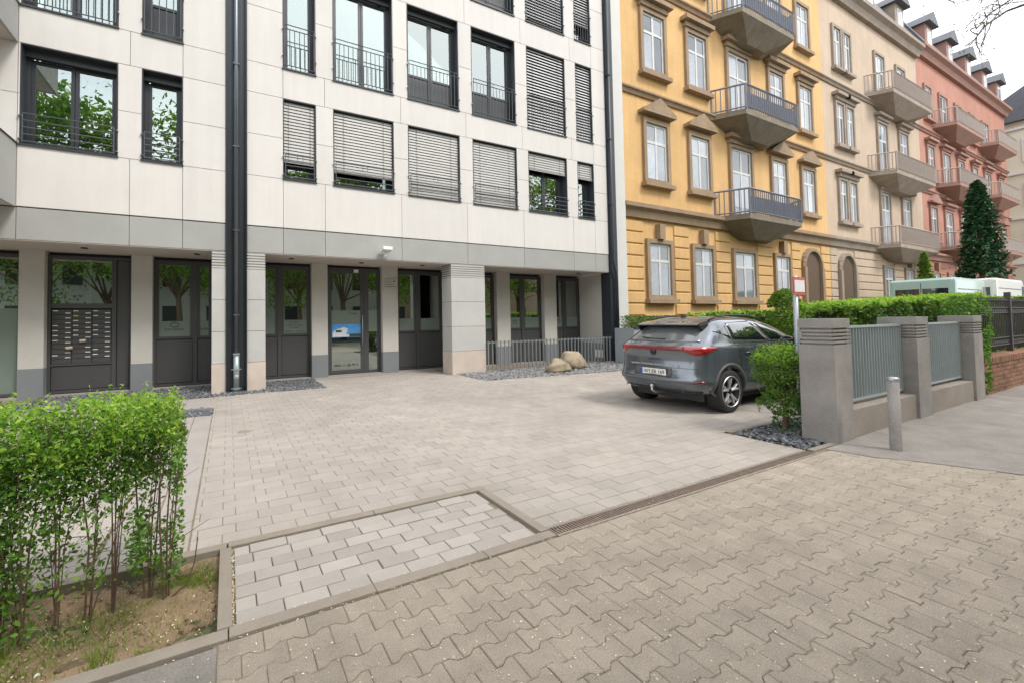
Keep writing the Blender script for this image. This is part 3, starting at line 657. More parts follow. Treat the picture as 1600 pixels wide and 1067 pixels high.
# upper windows: building > window > frame, pane, railing, blind
def railing_h(win, x0, x1, zs, n, gap, sq=True):
    b = MB(); y = D-.035; a, c = x0+.05, x1-.05
    for i in range(n): b.tube([(a, y, zs+.06+i*gap), (c, y, zs+.06+i*gap)], .011, 5)
    zt = zs+.06+(n-1)*gap
    for x in (a, c): b.tube([(x, y, zs+.04), (x, y, zt)], .009, 5)
    if sq:
        m_ = (a+c)/2
        for x in (m_-.06, m_+.06): b.tube([(x, y, zt-gap), (x, y, zt)], .006, 4)
    for z in (zs+.1, zt-.05):
        b.tube([(x0-.012, y, z), (x0+.05, y, z)], .009, 5); b.tube([(x1+.012, y, z), (x1-.05, y, z)], .009, 5)
    r_ = part('railing', b, 'rail', win)
    f_ = MB()
    for z in (zs+.1, zt-.05):
        for x in (x0-.016, x1+.0): f_.box(x, x+.016, y-.012, D+.02, z-.012, z+.012)
    part('rail_fixing', f_, 'steel', win)
def railing_v(win, x0, x1, zs, h):
    b = MB(); y = D-.035; a, c = x0+.04, x1-.04
    for z in (zs+.08, zs+h-.1, zs+h): b.tube([(a, y, z), (c, y, z)], .011, 5)
    n = max(5, int((c-a)/.105))
    for i in range(n+1):
        x = a+(c-a)*i/n; b.tube([(x, y, zs+.08), (x, y, zs+h-.1 if i % 6 else zs+h)], .0095, 4)
    for z in (zs+.3, zs+h-.1): b.tube([(x0-.01, y, z), (a, y, z)], .009, 4); b.tube([(c, y, z), (x1+.01, y, z)], .009, 4)
    part('railing', b, 'rail', win)
    f_ = MB()
    for z in (zs+.3, zs+h-.1):
        for x in (x0-.016, x1+.0): f_.box(x, x+.016, y-.012, D+.02, z-.012, z+.012)
    part('rail_fixing', f_, 'steel', win)
def upwin(x0, x1, z0, z1, lights, blind=0., rail='h', low=False, curtain=0, bm='blind', gap_low=0.):
    y = D+.22
    f = MB(); ring(f, x0, x1, z0, z1, .018, D+.004, D+.36)
    t = .06; ring(f, x0+.018, x1-.018, z0+.018, z1-.018, t, y, y+.08)
    f.box(x0-.015, x1+.015, D-.03, y, z0-.012, z0+.019)
    f.box(x0+.018, x1-.018, D+.14, y, z1-.16, z1-.018)
    win = part('window', f, 'frame_blue', B)
    a, c = x0+.08, x1-.08
    ls = [(a, c)] if lights == 1 else [(a, (a+c)/2-.005), ((a+c)/2+.005, c)]
    zl = z0+.08
    for (p, q_) in ls:
        sf_ = MB(); zt = z1-.165
        if low:
            zl2 = z0+.82
            ring(sf_, p, q_, z0+.08, zt, .055, y+.012, y+.07); sf_.box(p+.055, q_-.055, y+.014, y+.068, zl2-.05, zl2).slab(p+.056, q_-.056, y+.03, y+.05, z0+.14, zl2-.052, .006)
            part('sash', sf_, 'frame_blue', win); pane(p+.055, q_-.055, zl2, zt-.055, y+.035, win, 'glass_up')
        else:
            ring(sf_, p, q_, z0+.08, zt, .055, y+.012, y+.07); part('sash', sf_, 'frame_blue', win)
            pane(p+.055, q_-.055, z0+.135, zt-.055, y+.035, win, 'glass_up')
    part('dark_room', MB().box(x0+.03, x1-.03, D+.80, D+.82, z0-.3, z1+.2).box(x0-.6, x0-.58, D+.36, D+.8, z0-.3, z1+.2).box(x1+.58, x1+.6, D+.36, D+.8, z0-.3, z1+.2), 'room', win)
    if curtain:
        cb = MB(); s0, s1 = curtain; n = 30; X0, X1 = x0+(x1-x0)*s0, x0+(x1-x0)*s1
        vs = []; fs = []
        for i in range(n+1):
            xx = X0+(X1-X0)*i/n; yy = D+.34+.02*math.sin(i*1.9)
            vs += [(xx, yy, z0+.1), (xx, yy, z1-.1)]
            if i: k_ = 2*i; fs.append((k_-2, k_, k_+1, k_-1))
        cb.add(vs, fs); part('curtain', cb, 'curtain', win)
    if blind > 0:
        zt = z1-.03; zb_ = z1-(z1-z0)*blind; b = MB(); z = zt; p = .074 if bm == 'blind' else .092; yb2 = D+.075
        while z > zb_+.02:
            b.prof([(yb2-.016, z-.074), (yb2-.011, z-.077), (yb2-.002, z-.034), (yb2+.014, z-.004), (yb2+.010, z+.0), (yb2-.008, z-.03)] if bm == 'blind' else
                   [(yb2-.02, z-.058), (yb2-.014, z-.061), (yb2+.015, z-.006), (yb2+.009, z-.003)], x0+.025, x1-.025); z -= p
        b.box(x0+.025, x1-.025, yb2-.025, yb2+.025, z+.035, z+.055)
        part('blind', b, bm, win, label='pale slatted sun blind, lowered' if bm == 'blind' else 'dark slatted sun blind, lowered')
        part('blind_backing', MB().box(x0+.02, x1-.02, yb2+.034, yb2+.04, z+.05, z1-.02), 'frame_blue' if bm != 'blind' else 'liner', win)
        for xx in (x0+(x1-x0)*.17, x1-(x1-x0)*.17): part('blind_cord', MB().box(xx-.003, xx+.003, yb2-.036, yb2-.032, z+.03, z1-.02), 'liner', win)
    if rail == 'h': railing_h(win, x0, x1, z0, 5, .125, sq=x0 > 0)
    elif rail == 'v': railing_v(win, x0, x1, z0, 1.02)
    return win
r1, r2_, r3 = ROWS
upwin(*LW[0], *r1, 2, curtain=(.0, .45)); upwin(*LW[1], *r1, 1)
upwin(*RW[0], *r1, 1, blind=.77); upwin(*RW[1], *r1, 2, blind=.80); upwin(*RW[2], *r1, 2, blind=1.); upwin(*RW[3], *r1, 2, blind=1.)
upwin(*RW[4], *r1, 2, blind=.30, curtain=(.0, .95)); upwin(*RW[5], *r1, 1, blind=.28)
upwin(*LW[0], *r2_, 2, rail='v', curtain=(.5, .6)); upwin(*LW[1], *r2_, 1, rail='v', low=True)
upwin(*RW[0], *r2_, 1, rail='v', curtain=(0, 1)); upwin(*RW[1], *r2_, 2, rail='v', curtain=(0, 1)); upwin(*RW[2], *r2_, 2, rail='v', low=True); upwin(*RW[3], *r2_, 2, rail='v', low=True)
upwin(*RW[4], *r2_, 2, blind=1., rail='v', bm='blind_dark'); upwin(*RW[5], *r2_, 1, blind=1., rail='v', bm='blind_dark')
for i, w_ in enumerate(RW): upwin(*w_, *r3, 1 if i in (0, 5) else 2, rail='v', low=i == 3, blind=1. if i == 4 else (.75 if i == 5 else 0), bm='blind_dark')
part('roof_slab', MB().box(-6.2, 11.8, D+.0, 16, 13.9, 14.1), 'grey_stone', B)

# bar railing in front of the right bays
rl = thing('bar_railing', 'low grey railing of upright steel bars between the wide pilaster and the corner pipe', 'railing', (9, D-.05, 0))
part('bottom_rail', MB().box(6.48, 11.42, D-.07, D-.03, .03, .045), 'steel', rl)
part('top_rail', MB().box(6.48, 11.42, D-.035, D-.028, .79, .82), 'steel', rl)
bm_ = MB().box(-.008, .008, -.02, .02, .045, .85); me = bpy.data.meshes.new('bar'); me.from_pydata(bm_.v, [], bm_.f); me.materials.append(M['steel'])
x = 6.5
while x < 11.42: inst('bar', me, rl, (x-9, 0, 0)); x += .141

# boulders
def boulder(name, c, s, seed, lab, m='boulder'):
    b = bmesh.new(); bmesh.ops.create_icosphere(b, subdivisions=4, radius=1)
    rs = np.random.default_rng(seed); ks = rs.normal(size=(10, 3)); ph = rs.random(10)*6.3
    for v in b.verts:
        n = v.co.copy(); d = 1+sum(.034*math.sin(1.7*(k[0]*n.x+k[1]*n.y+k[2]*n.z)*(1+i*.25)+ph[i]) for i, k in enumerate(ks))
        v.co = Vector((n.x*d*s[0], n.y*d*s[1], (n.z*d if n.z > 0 else n.z*.5)*s[2]))
    me = bpy.data.meshes.new(name); b.to_mesh(me); b.free(); me.materials.append(M[m]); me.polygons.foreach_set('use_smooth', [True]*len(me.polygons))
    o = bpy.data.objects.new(name, me); COL.objects.link(o); o.location = c
    return tag(o, lab, 'boulder', 'boulders on the pebble bed')
boulder('boulder', (8.05, 8.55, .08), (.37, .22, .28), 3, 'lower lumpy pinkish-brown boulder on the pebbles, left of the other')
boulder('boulder', (8.95, 8.95, .10), (.42, .30, .38), 11, 'taller rounded yellowish boulder on the pebbles, right of the other')

# ------------------------------------------------------------------ houses along the street
def arch_window_set(H, x0, x1, z0, z1, y, trim, ped=None, n=1, arched=False, dark=False):
    """window in a masonry surround: window > frame, pane"""
    b = MB(); t = .16
    ring(b, x0-t, x1+t, z0-.06, z1+t, t, y-.10, y+.02)
    b.box(x0-t-.1, x1+t+.1, y-.22, y+.02, z0-.22, z0-.062)
    if ped == 'tri': b.prof([(x0-.35, z1+.42), (x1+.35, z1+.42), ((x0+x1)/2, z1+.95)], y-.28, y+.02, axis='y'); b.box(x0-.35, x1+.35, y-.28, y+.02, z1+.3, z1+.415)
    elif ped == 'flat': b.box(x0-.35, x1+.35, y-.30, y+.02, z1+.38, z1+.55); b.box(x0-.2, x1+.2, y-.16, y+.02, z1+.17, z1+.375)
    elif ped == 'key': b.box((x0+x1)/2-.16, (x0+x1)/2+.16, y-.2, y+.02, z1+.165, z1+.75)
    win = part('window', b, trim, H)
    fr = MB(); ring(fr, x0, x1, z0, z1, .09, y-.03, y+.03)
    xm = (x0+x1)/2; zc = z0+(z1-z0)*.68
    fr.box(xm-.05, xm+.05, y-.028, y+.03, z0+.09, z1-.09).box(x0+.09, x1-.09, y-.029, y+.03, zc-.05, zc+.05)
    part('window_frame', fr, 'white_frame', win)
    for a, c in ((x0+.09, xm-.05), (xm+.05, x1-.09)):
        for e, g_ in ((z0+.09, zc-.05), (zc+.05, z1-.09)): part('pane', MB().box(a, c, y-.012, y-.004, e, g_), 'house_glass', win)
    return win
m = mat('house_glass', (.27, .30, .33), .05, spec=.9, var=.28, scale=.8, island=.6); M['house_glass'] = m
def balcony(H, xa, xb, z, y, dep, trim, railm, h=1.05):
    xm0, xm1 = xa+dep*.7, xb-dep*.7
    poly = [(xa, y), (xm0, y-dep), (xm1, y-dep), (xb, y)]
    b = MB().prism(poly, z-.22, z)
    inner = [(xa+(xb-xa)*.3, y), (xa+(xb-xa)*.38, y-dep*.45), (xb-(xb-xa)*.38, y-dep*.45), (xb-(xb-xa)*.3, y)]
    b.add([(p[0], p[1], z-.9) for p in inner]+[(p[0], p[1], z-.221) for p in poly], [(0, 3, 2, 1), (0, 1, 5, 4), (1, 2, 6, 5), (2, 3, 7, 6)])
    ba = part('balcony', b, 'dark_balcony' if railm == 'balcony_iron' else trim, H)
    r_ = MB(); pts = [Vector((*p, z+h)) for p in poly]
    for p, q in zip(pts, pts[1:]):
        r_.tube([p, q], .045, 5); r_.tube([p-Vector((0, 0, h-.08)), q-Vector((0, 0, h-.08))], .03, 4)
        n = max(3, int((q-p).length/.16))
        for i in range(n): c_ = p.lerp(q, i/n); r_.tube([c_, c_-Vector((0, 0, h))], .022 if i else .05, 4)
    part('railing', r_, railm, ba)
    part('railing_panel', MB().box(xm0+.1, xm1-.1, y-dep+.03, y-dep+.05, z+.1, z+.75), railm, ba)
    return ba
FL = [2.2, 6.7, 11.05, 15.5]; HT = [2.1, 2.3, 2.35, 2.3]
def house(name, lab, xa, xb, m, trim, cols, bals, eave=20.1, yf=10.4, entr=None, dormers=()):
    H_ = thing(name, lab, 'house', ((xa+xb)/2, yf, 0))
    part('wall', MB().box(xa, xb, yf, yf+11, -.05, eave), m, H_)
    part('base_course', MB().box(xa, xb, yf-.12, yf-.001, -.05, 1.5), trim, H_)
    for z, h, d in ((5.2, .5, .30), (9.95, .22, .16), (14.35, .22, .16), (eave-.7, .7, .5)):
        part('cornice', MB().prof([(yf-.001, z), (yf-d*.4, z), (yf-d*.6, z+h*.5), (yf-d, z+h*.7), (yf-d, z+h), (yf-.001, z+h)], xa, xb), trim, H_)
    for fl in range(4):
        for (cx, w_, kind) in cols:
            if fl == 0 and entr and abs(cx-entr) < 1.2: continue
            x0, x1 = cx-w_/2, cx+w_/2
            if kind == 'pair':
                for s in (-.62, .62): arch_window_set(H_, cx+s-.42, cx+s+.42, FL[fl], FL[fl]+HT[fl], yf, trim, ped=('key', 'flat', 'flat', None)[fl])
            elif kind == 'door': arch_window_set(H_, x0, x1, FL[fl]-(1. if fl else 0), FL[fl]+HT[fl], yf, trim, ped=(None, 'flat', 'flat', None)[fl])
            else: arch_window_set(H_, x0, x1, FL[fl], FL[fl]+HT[fl], yf, trim, ped=('key', 'tri', 'flat', None)[fl])
    gaps = sorted([(cx-w_/2-.3-(.35 if kd == 'pair' else 0), cx+w_/2+.3+(.35 if kd == 'pair' else 0)) for cx, w_, kd in cols]); edge_ = xa+.02
    if entr: gaps = sorted([g_ for g_ in gaps if abs((g_[0]+g_[1])/2-entr) > 1.2]+[(entr-1.1, entr+1.1)])
    for g0, g1 in gaps+[(xb-.02, xb)]:
        if g0-edge_ > .1:
            z = 1.55
            while z < 4.9: part('ashlar_course', MB().slab(edge_, g0, yf-.045, yf-.001, z, z+.40, .02), m, H_, fix=False); z += .45
        edge_ = g1
    for xa_, xb_, zs_, rm in bals:
        for z in zs_: balcony(H_, xa_, xb_, z, yf-.002, 1.0, trim, rm)
    if entr:
        b = MB(); r_ = .8; pts = [(entr+r_*math.cos(t), 3.9+r_*math.sin(t)) for t in np.linspace(0, math.pi, 13)]
        pr = [(entr-.8, .4)]+[(p[0], p[1]) for p in reversed(pts)]+[(entr+.8, .4)]
        door = part('arched_door', MB().prof(pr, yf-.06, yf-.01, axis='y'), 'bark', H_)
        ar = MB()
        for t0, t1 in zip(np.linspace(0, math.pi, 13), np.linspace(0, math.pi, 13)[1:]):
            ar.tube([(entr+.92*math.cos(t0), yf-.06, 3.9+.92*math.sin(t0)), (entr+.92*math.cos(t1), yf-.06, 3.9+.92*math.sin(t1))], .13, 5)
        ar.box(entr-1.05, entr-.8, yf-.18, yf-.002, .4, 3.9).box(entr+.8, entr+1.05, yf-.18, yf-.002, .4, 3.9)
        part('door_surround', ar, trim, door)
    rf = part('roof', MB().prof([(yf-.45, eave+.002), (yf+.9, eave+2.9), (yf+5.5, eave+3.6), (yf+11, eave+.002)], xa, xb), 'slate_roof', H_)
    for dx in dormers:
        dm = part('dormer', MB().box(dx-.75, dx+.75, yf+.0, yf+2, eave+.25, eave+2.3), trim, H_)
        part('dormer_roof', MB().prof([(dx-1., eave+2.302), (dx, eave+3.2), (dx+1., eave+2.302)], yf-.3, yf+3, axis='y'), 'slate_roof', dm)
        part('dormer_window', MB().box(dx-.42, dx+.42, yf-.03, yf-.002, eave+.7, eave+2.0), 'white_frame', dm)
        part('pane', MB().box(dx-.32, dx-.04, yf-.04, yf-.031, eave+.8, eave+1.9).box(dx+.04, dx+.32, yf-.04, yf-.031, eave+.8, eave+1.9), 'house_glass', dm)
    return H_
YH = house('yellow_house', 'ochre yellow four storey house with brown stone trim next to the cream apartment building', 12.95, 29.3, 'ochre', 'sand',
      [(15.1, 1.25, 'w'), (17.9, 1.25, 'w'), (21.0, 1.6, 'door'), (24.3, 1.25, 'w'), (27.2, 1.25, 'w')], [(18.9, 24.6, (5.75, 10.2, 14.6), 'balcony_iron')], dormers=(16, 21, 26), entr=None) if False else None
M['dark_balcony'] = mat('dark_balcony_stone', (.24, .20, .15), .85, var=.25, scale=2, streak=.15); M['balcony_iron'] = mat('balcony_iron', (.19, .20, .24), .5, var=.1); M['balcony_pale'] = mat('balcony_stone', (.40, .34, .30), .8, var=.1)
YH = house('yellow_house', 'ochre yellow four storey house with brown stone trim next to the cream apartment building', 12.95, 29.3, 'ochre', 'sand',
      [(15.1, 1.25, 'w'), (17.9, 1.25, 'w'), (21.0, 1.6, 'door'), (24.3, 1.25, 'w'), (27.2, 1.25, 'w')], [(18.9, 24.6, (5.75, 10.2, 14.6), 'balcony_iron')], dormers=(16, 21, 26), entr=27.2)
part('firewall_strip', MB().box(11.95, 12.94, 10.13, 20, .62, 20.), 'firewall', YH)
part('strip_base', MB().box(11.93, 12.94, 10.11, 20, -.05, .615), 'pink', YH)
house('beige_house', 'pale beige stone house with paired windows between the yellow and the red house', 29.305, 43.5, 'beige', 'beige_trim',
      [(31.8, 2.4, 'pair'), (37.0, 1.3, 'door'), (40.4, 1.3, 'w')], [(34.8, 42.6, (5.6, 10.0, 14.9), 'balcony_pale')], entr=31.2, dormers=(31.5, 36.2, 41))
house('red_house', 'pinkish red house with stacked corner balconies at the far end of the terrace', 43.505, 65.5, 'red', 'red_trim',
      [(45.4, 1.2, 'w'), (48.6, 1.6, 'door'), (52, 1.4, 'door'), (55.5, 1.2, 'w'), (59, 1.6, 'door'), (63, 1.3, 'w')], [(46.2, 54., (6.2, 10.8, 15.2), 'balcony_pale'), (56.6, 63.6, (6.6, 11.2, 15.6), 'balcony_pale')], dormers=(46.5, 51, 55.5, 60, 64.3), eave=20.4)
EH = thing('corner_house', 'cream corner house with grey gabled roof closing the view at the end of the street', 'house', (78, 6, 0))
part('wall', MB().box(71, 90, -2, 14, -.05, 20.5), 'pale', EH)
part('roof', MB().prof([(-2.6, 20.502), (6, 26.5), (14.6, 20.502)], 70.4, 90.6), 'slate_roof', EH)
for z in (3, 7.5, 12, 16.5):
    for yy in (0.5, 3.5, 6.5, 9.5, 12.2):
        wn = part('window', MB().box(70.85, 70.999, yy-.8, yy+.8, z-.1, z+2.3), 'white_frame', EH); part('pane', MB().box(70.82, 70.849, yy-.65, yy-.05, z+.05, z+2.1).box(70.82, 70.849, yy+.05, yy+.65, z+.05, z+2.1), 'house_glass', wn)
    part('cornice', MB().box(70.8, 70.999, -2, 14, z+3.2, z+3.45), 'white_frame', EH)

# buildings and trees across the street (they are what the window panes mirror)
for x0, x1, m, lab in [(-45, -16, 'opp', 'pale rendered building across the street, seen mirrored in the leftmost panes'), (-15.9, 14, 'firewall', 'white building across the street, seen mirrored in the shopfront panes'), (14.1, 50, 'beige', 'beige building across the street, seen mirrored in the right panes')]:
    ob = thing('opposite_building', lab, 'building', ((x0+x1)/2, -20, 0))
    part('wall', MB().box(x0, x1, -30, -18, -.05, 12), m, ob)
    part('roof', MB().prof([(-30.5, 12.002), (-24, 16), (-17.5, 12.002)], x0, x1), 'slate_roof', ob)
    for z in (1.2, 4.6, 8.2):
        x = x0+2
        while x < x1-2:
            part('window', MB().box(x-.6, x+.6, -17.998, -17.94, z, z+1.8), 'frame', ob); x += 3.2
def street_tree(x, y, lab, seed, h=8, r=3., n=5200, trunk=.16, size=.10, z0=2.9):
    T = thing('street_tree', lab, 'tree', (x, y, 0), 'street trees along the kerb'); rs = np.random.default_rng(seed)
    part('trunk', MB().tube([(x, y, -.05), (x+.05, y, 1.5), (x-.05, y+.1, 3.4)], [trunk*1.2, trunk, trunk*.8], 9), 'bark', T, smooth=True)
    lb = MB(); tips = []
    for k in range(11):
        a = k*2.4; rr = r*(.5+.5*rs.random()); zz = 3.2+(h-3.5)*rs.random()
        p0 = Vector((x-.05, y+.1, 2.6+.8*rs.random())); p3 = Vector((x+rr*math.cos(a), y+rr*math.sin(a), zz+1))
        lb.tube([p0, p0.lerp(p3, .5)+Vector((0, 0, .4)), p3], [.07, .045, .015], 5); tips.append(p3)
    part('limbs', lb, 'bark', T)
    cl = [t+Vector(rs.normal(size=3)*.5) for t in tips]+[Vector((x+rs.normal()*r*.45, y+rs.normal()*r*.45, z0+(h-z0)*rs.random())) for _ in range(16)]
    P = np.concatenate([np.array(c)[None]+rs.normal(size=(n//len(cl), 3))*np.array([.55, .55, .4])*r*.36 for c in cl])
    P = P[P[:, 2] > z0-.5]
    leaves('crown', P, size, 'tree_green', T); return T
for i, (x, y) in enumerate([(-9, -6.0), (-2.6, -6.0), (4.2, -6.1), (11.0, -6.0), (20, -6.0)]):
    street_tree(x, y, 'young leafy street tree standing by the kerb, '+['farthest left', 'second from left', 'directly behind the viewer', 'right of the viewer beside the pillars', 'farthest right'][i], i)

for i, (x, y) in enumerate([(-15, -13.6), (-7.5, -13.4), (.5, -13.6), (9, -13.5), (18, -13.6), (28, -13.4)]):
    street_tree(x, y, 'tall leafy tree across the street, '+['farthest left', 'second from left', 'third from left', 'fourth from left', 'fifth from left', 'farthest right'][i], 20+i, h=16.5, r=4.6, n=8500, trunk=.25, size=.2, z0=5.)
# overhanging bare branches at top right: limbs of a bigger tree outside the frame
BT = thing('overhanging_tree', 'tall tree whose bare dark twigs hang into the sky at the top right', 'tree', (14.5, -1.2, 0))
part('trunk', MB().tube([(14.5, -1.2, -.05), (14.4, -1.1, 3), (14.2, -.6, 6.2), (13.9, .2, 8.6)], [.26, .2, .16, .1], 10), 'bark', BT, smooth=True)
b = MB()
def twig(p, d, ln, r, dep):
    pts = [p]; cur = p; dd = d.normalized()
    for i in range(5):
        dd = (dd+Vector((random.gauss(0, .12), random.gauss(0, .12), random.gauss(0, .07)-.035))).normalized(); cur = cur+dd*ln/5; pts.append(cur)
    b.tube(pts, [r*(1-.13*i) for i in range(6)], 5); TIPS.append(pts[-1])
    if dep:
        for i in range(1, 6):
            for s in (-1, 1):
                if random.random() < .75:
                    ax = Vector((random.gauss(0, .3), random.gauss(0, .3), 1)).normalized()
                    twig(pts[i], Matrix.Rotation(s*random.uniform(.4, .9), 3, ax) @ dd, ln*random.uniform(.25, .45), r*.5, dep-1)
TIPS = []
for pts_, r, dp in [([(14.3, -.8, 6.6), (13.0, .9, 6.95), (11.9, 1.8, 6.55), (11.1, 1.9, 6.1), (10.5, 1.95, 5.62)], .024, 0), ([(14.2, -.6, 7.4), (13.1, 1.2, 7.3), (12.3, 1.8, 6.9), (11.4, 1.9, 6.4), (10.8, 1.95, 5.95)], .020, 0),
                  ([(14.1, -.4, 7.6), (12.2, 1.5, 7.2), (10.6, 1.8, 6.35), (9.6, 1.8, 5.95), (9.0, 1.8, 5.7)], .012, 0)]:
    pts_ = [Vector(q) for q in pts_]; b.tube(pts_, [r, r*.9, r*.75, r*.5, r*.2], 6)
    for i in range(1, 5):
        for s_ in (-1, 1, 1):
            d_ = (pts_[i]-pts_[i-1]).normalized(); ax = Vector((random.gauss(0, .3), 1, random.gauss(0, .2))).normalized()
            p_ = pts_[i-1].lerp(pts_[i], random.random()); twig(p_, Matrix.Rotation(s_*random.uniform(.3, .8), 3, ax) @ d_, random.uniform(.35, .75), r*.35, 1)
part('branches', b, 'bark', BT)
P = np.array([np.array(t)+RNG.normal(size=3)*.05 for t in TIPS for _ in range(2)]); leaves('buds', P, .014, 'hedge', BT)

# ------------------------------------------------------------------ fence of concrete pillars
GR = 'stone pillars of the street fence'
def pillar(x0, x1, y0, y1, lab):
    T = thing('fence_pillar', lab, 'pillar', ((x0+x1)/2, (y0+y1)/2, 0), GR)
    part('shaft', MB().box(x0, x1, y0, y1, -.05, 1.09), 'granite', T, bevel=.006)
    z = 1.09
    for i in range(5):
        part('groove', MB().box(x0+.022, x1-.022, y0+.022, y1-.022, z-.001, z+.02), 'granite', T)
        if i < 4: part('ring', MB().box(x0+.003, x1-.003, y0+.003, y1-.003, z+.018, z+.042), 'granite', T, bevel=.005)
        z += .0415
    part('cap', MB().box(x0, x1, y0, y1, z-.02, 1.385), 'granite', T, bevel=.006)
pillar(6.05, 6.46, 2.14, 2.46, 'nearest and largest grey pillar with grooved bands, beside the clipped bush')
pillar(8.48, 8.94, 2.14, 2.52, 'middle grey pillar with grooved bands between the two steel fence panels')
pillar(10.95, 11.40, 2.14, 2.52, 'farthest grey pillar with grooved bands, beside the brick wall')
for x0, x1, lab in [(6.462, 8.478, 'near steel fence panel between first and second pillar'), (8.942, 10.948, 'far steel fence panel between second and third pillar')]:
    T = thing('steel_fence', 'pale grey '+lab, 'fence', ((x0+x1)/2, 2.3, .0), 'steel fence panels')
    part('backing_sheet', MB().box(x0, x1, 2.335, 2.345, .40, 1.26), 'grate', T)
    part('panel_frame', MB().box(x0, x1, 2.28, 2.334, 1.262, 1.29).box(x0, x1, 2.28, 2.334, .37, .40), 'grate', T)
    bm_ = MB().box(-.006, .006, -.028, .026, .40, 1.262); me = bpy.data.meshes.new('fence_bar'); me.from_pydata(bm_.v, [], bm_.f); me.materials.append(M['grate'])
    n = 24
    for i in range(n+1): inst('fence_bar', me, T, (x0+.02+(x1-x0-.04)*i/n-(x0+x1)/2, .008, 0))
    Q = tag(part('fence_plinth', MB().box(x0, x1, 2.17, 2.50, -.06, .325), 'plinth', None, bevel=.006), 'low concrete plinth wall under the '+lab, 'plinth', 'plinth walls')

bo = thing('bollard', 'short round grey steel bollard standing on the asphalt in front of the pillars', 'bollard', (6.29, 1.77, 0))
part('post', MB().lathe([(.046, -.02), (.046, .735)], (6.29, 1.77, 0), 20), 'granite', bo, smooth=True); part('cap', MB().lathe([(.048, .735), (.048, .755), (.04, .768), (.001, .774)], (6.29, 1.77, 0), 20), 'steel', bo, smooth=True)

# brick wall with iron fence
bw = thing('brick_wall', 'low red brick wall with soldier course on top carrying the iron fence', 'wall', (14, 2.3, 0))
part('mortar_core', MB().box(11.62, 24, 2.22, 2.5, -.1, .60), 'plinth', bw)
bricks = []; bl, bh = .24, .078
for r in range(7):
    x = 11.6+(bl/2 if r % 2 else 0)
    while x < 23.8: bricks.append((x, -.02+r*bh, bl-.012, bh-.012)); x += bl
cap = [(11.6+i*.085, .526, .074, .115) for i in range(144)]
allb = bricks+cap; allb.sort(key=lambda q_: q_[0]); rest = MB()
for i, (x, z, w_, h_) in enumerate(allb):
    y0 = 2.205+random.gauss(0, .002)-(.012 if h_ > .1 else 0)
    if i < 290: part('brick', MB().slab(x, x+w_, y0, 2.24 if h_ < .1 else 2.5, z, z+h_, .004), 'brick', bw, fix=False)
    else: rest.slab(x, x+w_, y0, 2.24 if h_ < .1 else 2.5, z, z+h_, .004)
part('far_bricks', rest, 'brick', bw, kind='stuff', fix=False)
irf = thing('iron_fence', 'dark ornamental wrought iron fence standing on the brick wall', 'fence', (16, 2.4, .65))
rb = MB()
for z in (.78, .92, 1.42, 1.52): rb.box(12.6, 24, 2.385, 2.415, z, z+.02)
part('rails', rb, 'iron', irf)
q = MB().tube([(0, 0, .05), (0, 0, .98)], .009, 5).tube([(0, 0, .98), (0, 0, 1.02), (0, 0, 1.09)], [.008, .022, .001], 5)
me = bpy.data.meshes.new('spear_bar'); me.from_pydata(q.v, [], q.f); me.materials.append(M['iron'])
x = 12.65
while x < 24: inst('spear_bar', me, irf, (x-16, 0, 0)); x += .12
sc_ = MB(); x = 12.71
while x < 24:
    for z in (.85, 1.47): sc_.lathe([(.05, -.006), (.05, .006), (.034, .006), (.034, -.006)], (x, 2.4, z), 10, 'y')
    x += .12
part('ring_ornaments', sc_, 'iron', irf)
for x in (14.6, 18.2, 21.8): part('fence_post', MB().box(x-.04, x+.04, 2.36, 2.44, .6, 1.85), 'iron', irf)

# ------------------------------------------------------------------ hedges and bushes
def stemclump(b, x, y, z0, z1, n, spread):
    for _ in range(n):
        a = random.random()*6.3; r0 = random.random()*.02; t = random.random()
        p0 = Vector((x+r0*math.cos(a), y+r0*math.sin(a), z0)); p1 = Vector((x+spread*math.cos(a)*(.4+.6*t), y+spread*.6*math.sin(a), z1*(.75+.25*random.random())))
        mid = p0.lerp(p1, .45)+Vector((random.gauss(0, .02), random.gauss(0, .02), 0)); r_ = random.uniform(.002, .0058)
        b.tube([p0, mid, p1], [r_, r_*.8, r_*.4], 5)
        for _k in range(4):
            s_ = p0.lerp(p1, random.uniform(.2, .95)); e_ = s_+Vector((random.gauss(0, .07), random.gauss(0, .05), random.uniform(.04, .14))); b.tube([s_, e_], [r_*.4, r_*.2], 4)
HL = thing('clipped_hedge', 'knee-bare privet hedge with bright green top in the soil bed at lower left', 'hedge', (-1.2, 2.65, -.045))
xs_ = [-.30, -.40, -.52, -.63, -.74, -.86, -.98, -1.12, -1.27, -1.45, -1.65, -1.9, -2.2]
for i, x in enumerate(xs_):
    b = MB(); stemclump(b, x+random.gauss(0, .015), 2.66+random.gauss(0, .03), -.05, .95, 5, .12); part('stem', b, 'bark', HL)
part('bare_shoot', MB().tube([(-.30, 2.62, -.04), (-.20, 2.61, .03), (-.165, 2.60, .14), (-.15, 2.60, .27)], [.005, .0045, .004, .003], 6), 'bark', HL)
def band(n, zlo, zhi, x0=-2.5, x1=-.22, y0=2.48, y1=2.86, pw=1.):
    P = np.column_stack([RNG.uniform(x0, x1, n), RNG.uniform(y0, y1, n), zlo+(zhi-zlo)*RNG.random(n)**pw]); return P
def clumpy(P, sc, thr, seed=0):
    rs = np.random.default_rng(seed); ks = rs.normal(size=(7, 3))*sc; ph = rs.random(7)*6.3
    v = np.sin(P@ks.T+ph).sum(1)/2.6; return P[v > thr]
topz = lambda P: 1.035+.03*np.sin(P[:, 0]*31+P[:, 1]*17)*np.sin(P[:, 0]*13)+.025*np.sin(P[:, 0]*9)+.02*np.sin(P[:, 0]*23+P[:, 1]*11)
